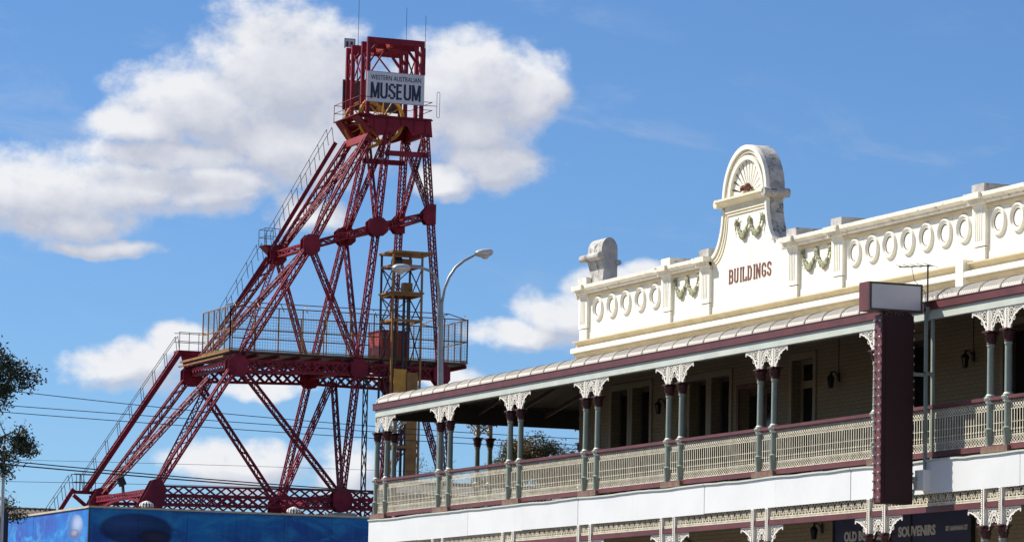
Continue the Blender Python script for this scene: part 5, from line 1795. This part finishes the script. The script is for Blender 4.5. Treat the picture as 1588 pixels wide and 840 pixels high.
# gum tree at the left edge: three hanging masses of leaf
tree('gum_tree', 'dark leafy gum tree reaching in from the left edge', (36.0, y, g0),
     [([(36, y, g0), (36.2, y, 7), (36.6, y, 10.5), (37.4, y, 13)], 0.3), ([(36.6, y, 10), (37.6, y + .3, 11), (38.6, y, 11.7)], 0.13), ([(37.2, y, 12.5), (38.1, y - .3, 13.3), (38.9, y, 14.0)], 0.12)],
     [((38.3, y, 13.9), (0.75, .9, .7)), ((39.0, y + .2, 14.15), (0.5, .6, .35)), ((39.65, y, 14.0), (0.36, .4, .3)), ((38.6, y - .2, 13.35), (0.55, .7, .5)), ((38.0, y, 12.9), (.5, .6, .4)), ((38.35, y, 14.55), (.4, .5, .3)), ((39.25, y, 13.55), (.3, .4, .2)),
      ((38.9, y, 11.45), (0.7, .8, .4)), ((39.6, y + .2, 11.25), (0.4, .5, .35)), ((38.3, y, 11.1), (0.6, .7, .5)), ((38.5, y, 10.5), (.35, .5, .4)), ((39.2, y, 11.75), (.4, .5, .25)), ((37.0, y, 14.0), (1.0, 1.0, .8)), ((36.6, y, 12.6), (1.0, 1.0, .9)), ((38.2, y, 12.25), (.3, .3, .25)), ((37.6, y, 15.0), (.8, .8, .5)),
      ((36.9, y, 10.6), (.9, .9, .7)), ((35.4, y, 13.4), (1.1, 1.1, .9)), ((35.2, y, 11.6), (1.1, 1.1, .8)), ((36.2, y, 15.4), (.9, .9, .6))],
     'leaf_dark', 0.16, 2500, 5, 'trees')
y = 152.0
tree('small_gum_tree', 'small dark tree showing above the left end of the mural wall', (40.4, y, gz(y)),
     [([(40.4, y, gz(y)), (40.5, y, 6), (40.5, y, 8.4)], 0.12)],
     [((40.6, y, 9.35), (0.36, .5, .25)), ((40.4, y, 9.0), (0.5, .6, .25)), ((40.85, y, 8.95), (.4, .5, .22)), ((40.7, y, 9.75), (.16, .2, .12))], 'leaf_dark', 0.15, 2200, 8, 'trees')
y = 215.0
gt = gz(y)
cl_ = []
for k in range(34):
    a = rd.uniform(0, math.pi)
    q = rd.uniform(0.2, 1.0) ** 0.6
    cl_.append(((89.9 + 3.9 * math.cos(a) * q, y + rd.uniform(-1.5, 1.5), 14.6 + 3.0 * math.sin(a) * q), (1.0, 1.0, 0.7)))
tree('street_tree', 'spreading olive and rust leafed tree seen through the verandah', (90, y, gt),
     [([(90, y, gt), (90.1, y, 9.5), (90, y, 12.5)], 0.3), ([(90, y, 11), (88.4, y, 13.4), (87.6, y, 14.8)], 0.15), ([(90, y, 11.5), (91.5, y, 13.6), (92.4, y, 15)], 0.15), ([(90, y, 12), (90.2, y, 14.5), (90.4, y, 16)], 0.15)],
     cl_, 'leaf_olive', 0.18, 1500, 21, 'trees', 0.2)
cl_ = [((82.3 + 1.4 * rd.uniform(-1, 1), y - 3 + rd.uniform(-.8, .8), 14.4 + 1.5 * rd.random()), (0.55, .6, .5)) for _ in range(13)]
tree('bare_tree', 'pale twiggy tree behind the left end of the verandah', (82.3, y - 3, gt),
     [([(82.3, y - 3, gt), (82.3, y - 3, 10), (82.4, y - 3, 13.5)], 0.2), ([(82.3, y - 3, 11), (81.5, y - 3, 13), (81.0, y - 3, 14.6)], 0.1), ([(82.3, y - 3, 11.5), (83.1, y - 3, 13.4), (83.4, y - 3, 15)], 0.1)],
     cl_, 'leaf_grey', 0.12, 420, 31, 'trees', 0.0)
for i, (x, lb) in enumerate(((62.6, 'low olive bush behind the base girder, between the left and middle feet'), (69.4, 'low olive bush behind the base girder, beside the middle foot'), (73.2, 'low olive bush behind the right foot of the headframe'))):
    y2 = 196 + i
    cl_ = [((x + rd.uniform(-1, 1), y2 + rd.uniform(-.6, .6), 11.0 + rd.uniform(-.4, .55)), (0.55, .6, .35)) for _ in range(9)]
    tree('olive_bush', lb, (x, y2, gz(y2)), [([(x, y2, gz(y2)), (x, y2, 9), (x, y2, 10.6)], 0.15)], cl_, 'leaf_olive', 0.16, 900, 50 + i, 'bushes', 0.2)

# ------------------------------------------------------------------ long shed across the side street, behind the balustrade
sh_ = thing('grey_shed', (72, 168, gz(168)), 'long weathered grey shed glimpsed through the verandah balustrade', 'shed')
part('wall', MB().box(62.8, 100, 166, 168.6, gz(166) - 0.2, 11.3), 'shed_wall', sh_)
part('roof', MB().prism([(165.6, 11.3), (167.3, 12.0), (168.9, 11.3)], 'X', 62.6, 100.3), 'shed_roof', sh_)
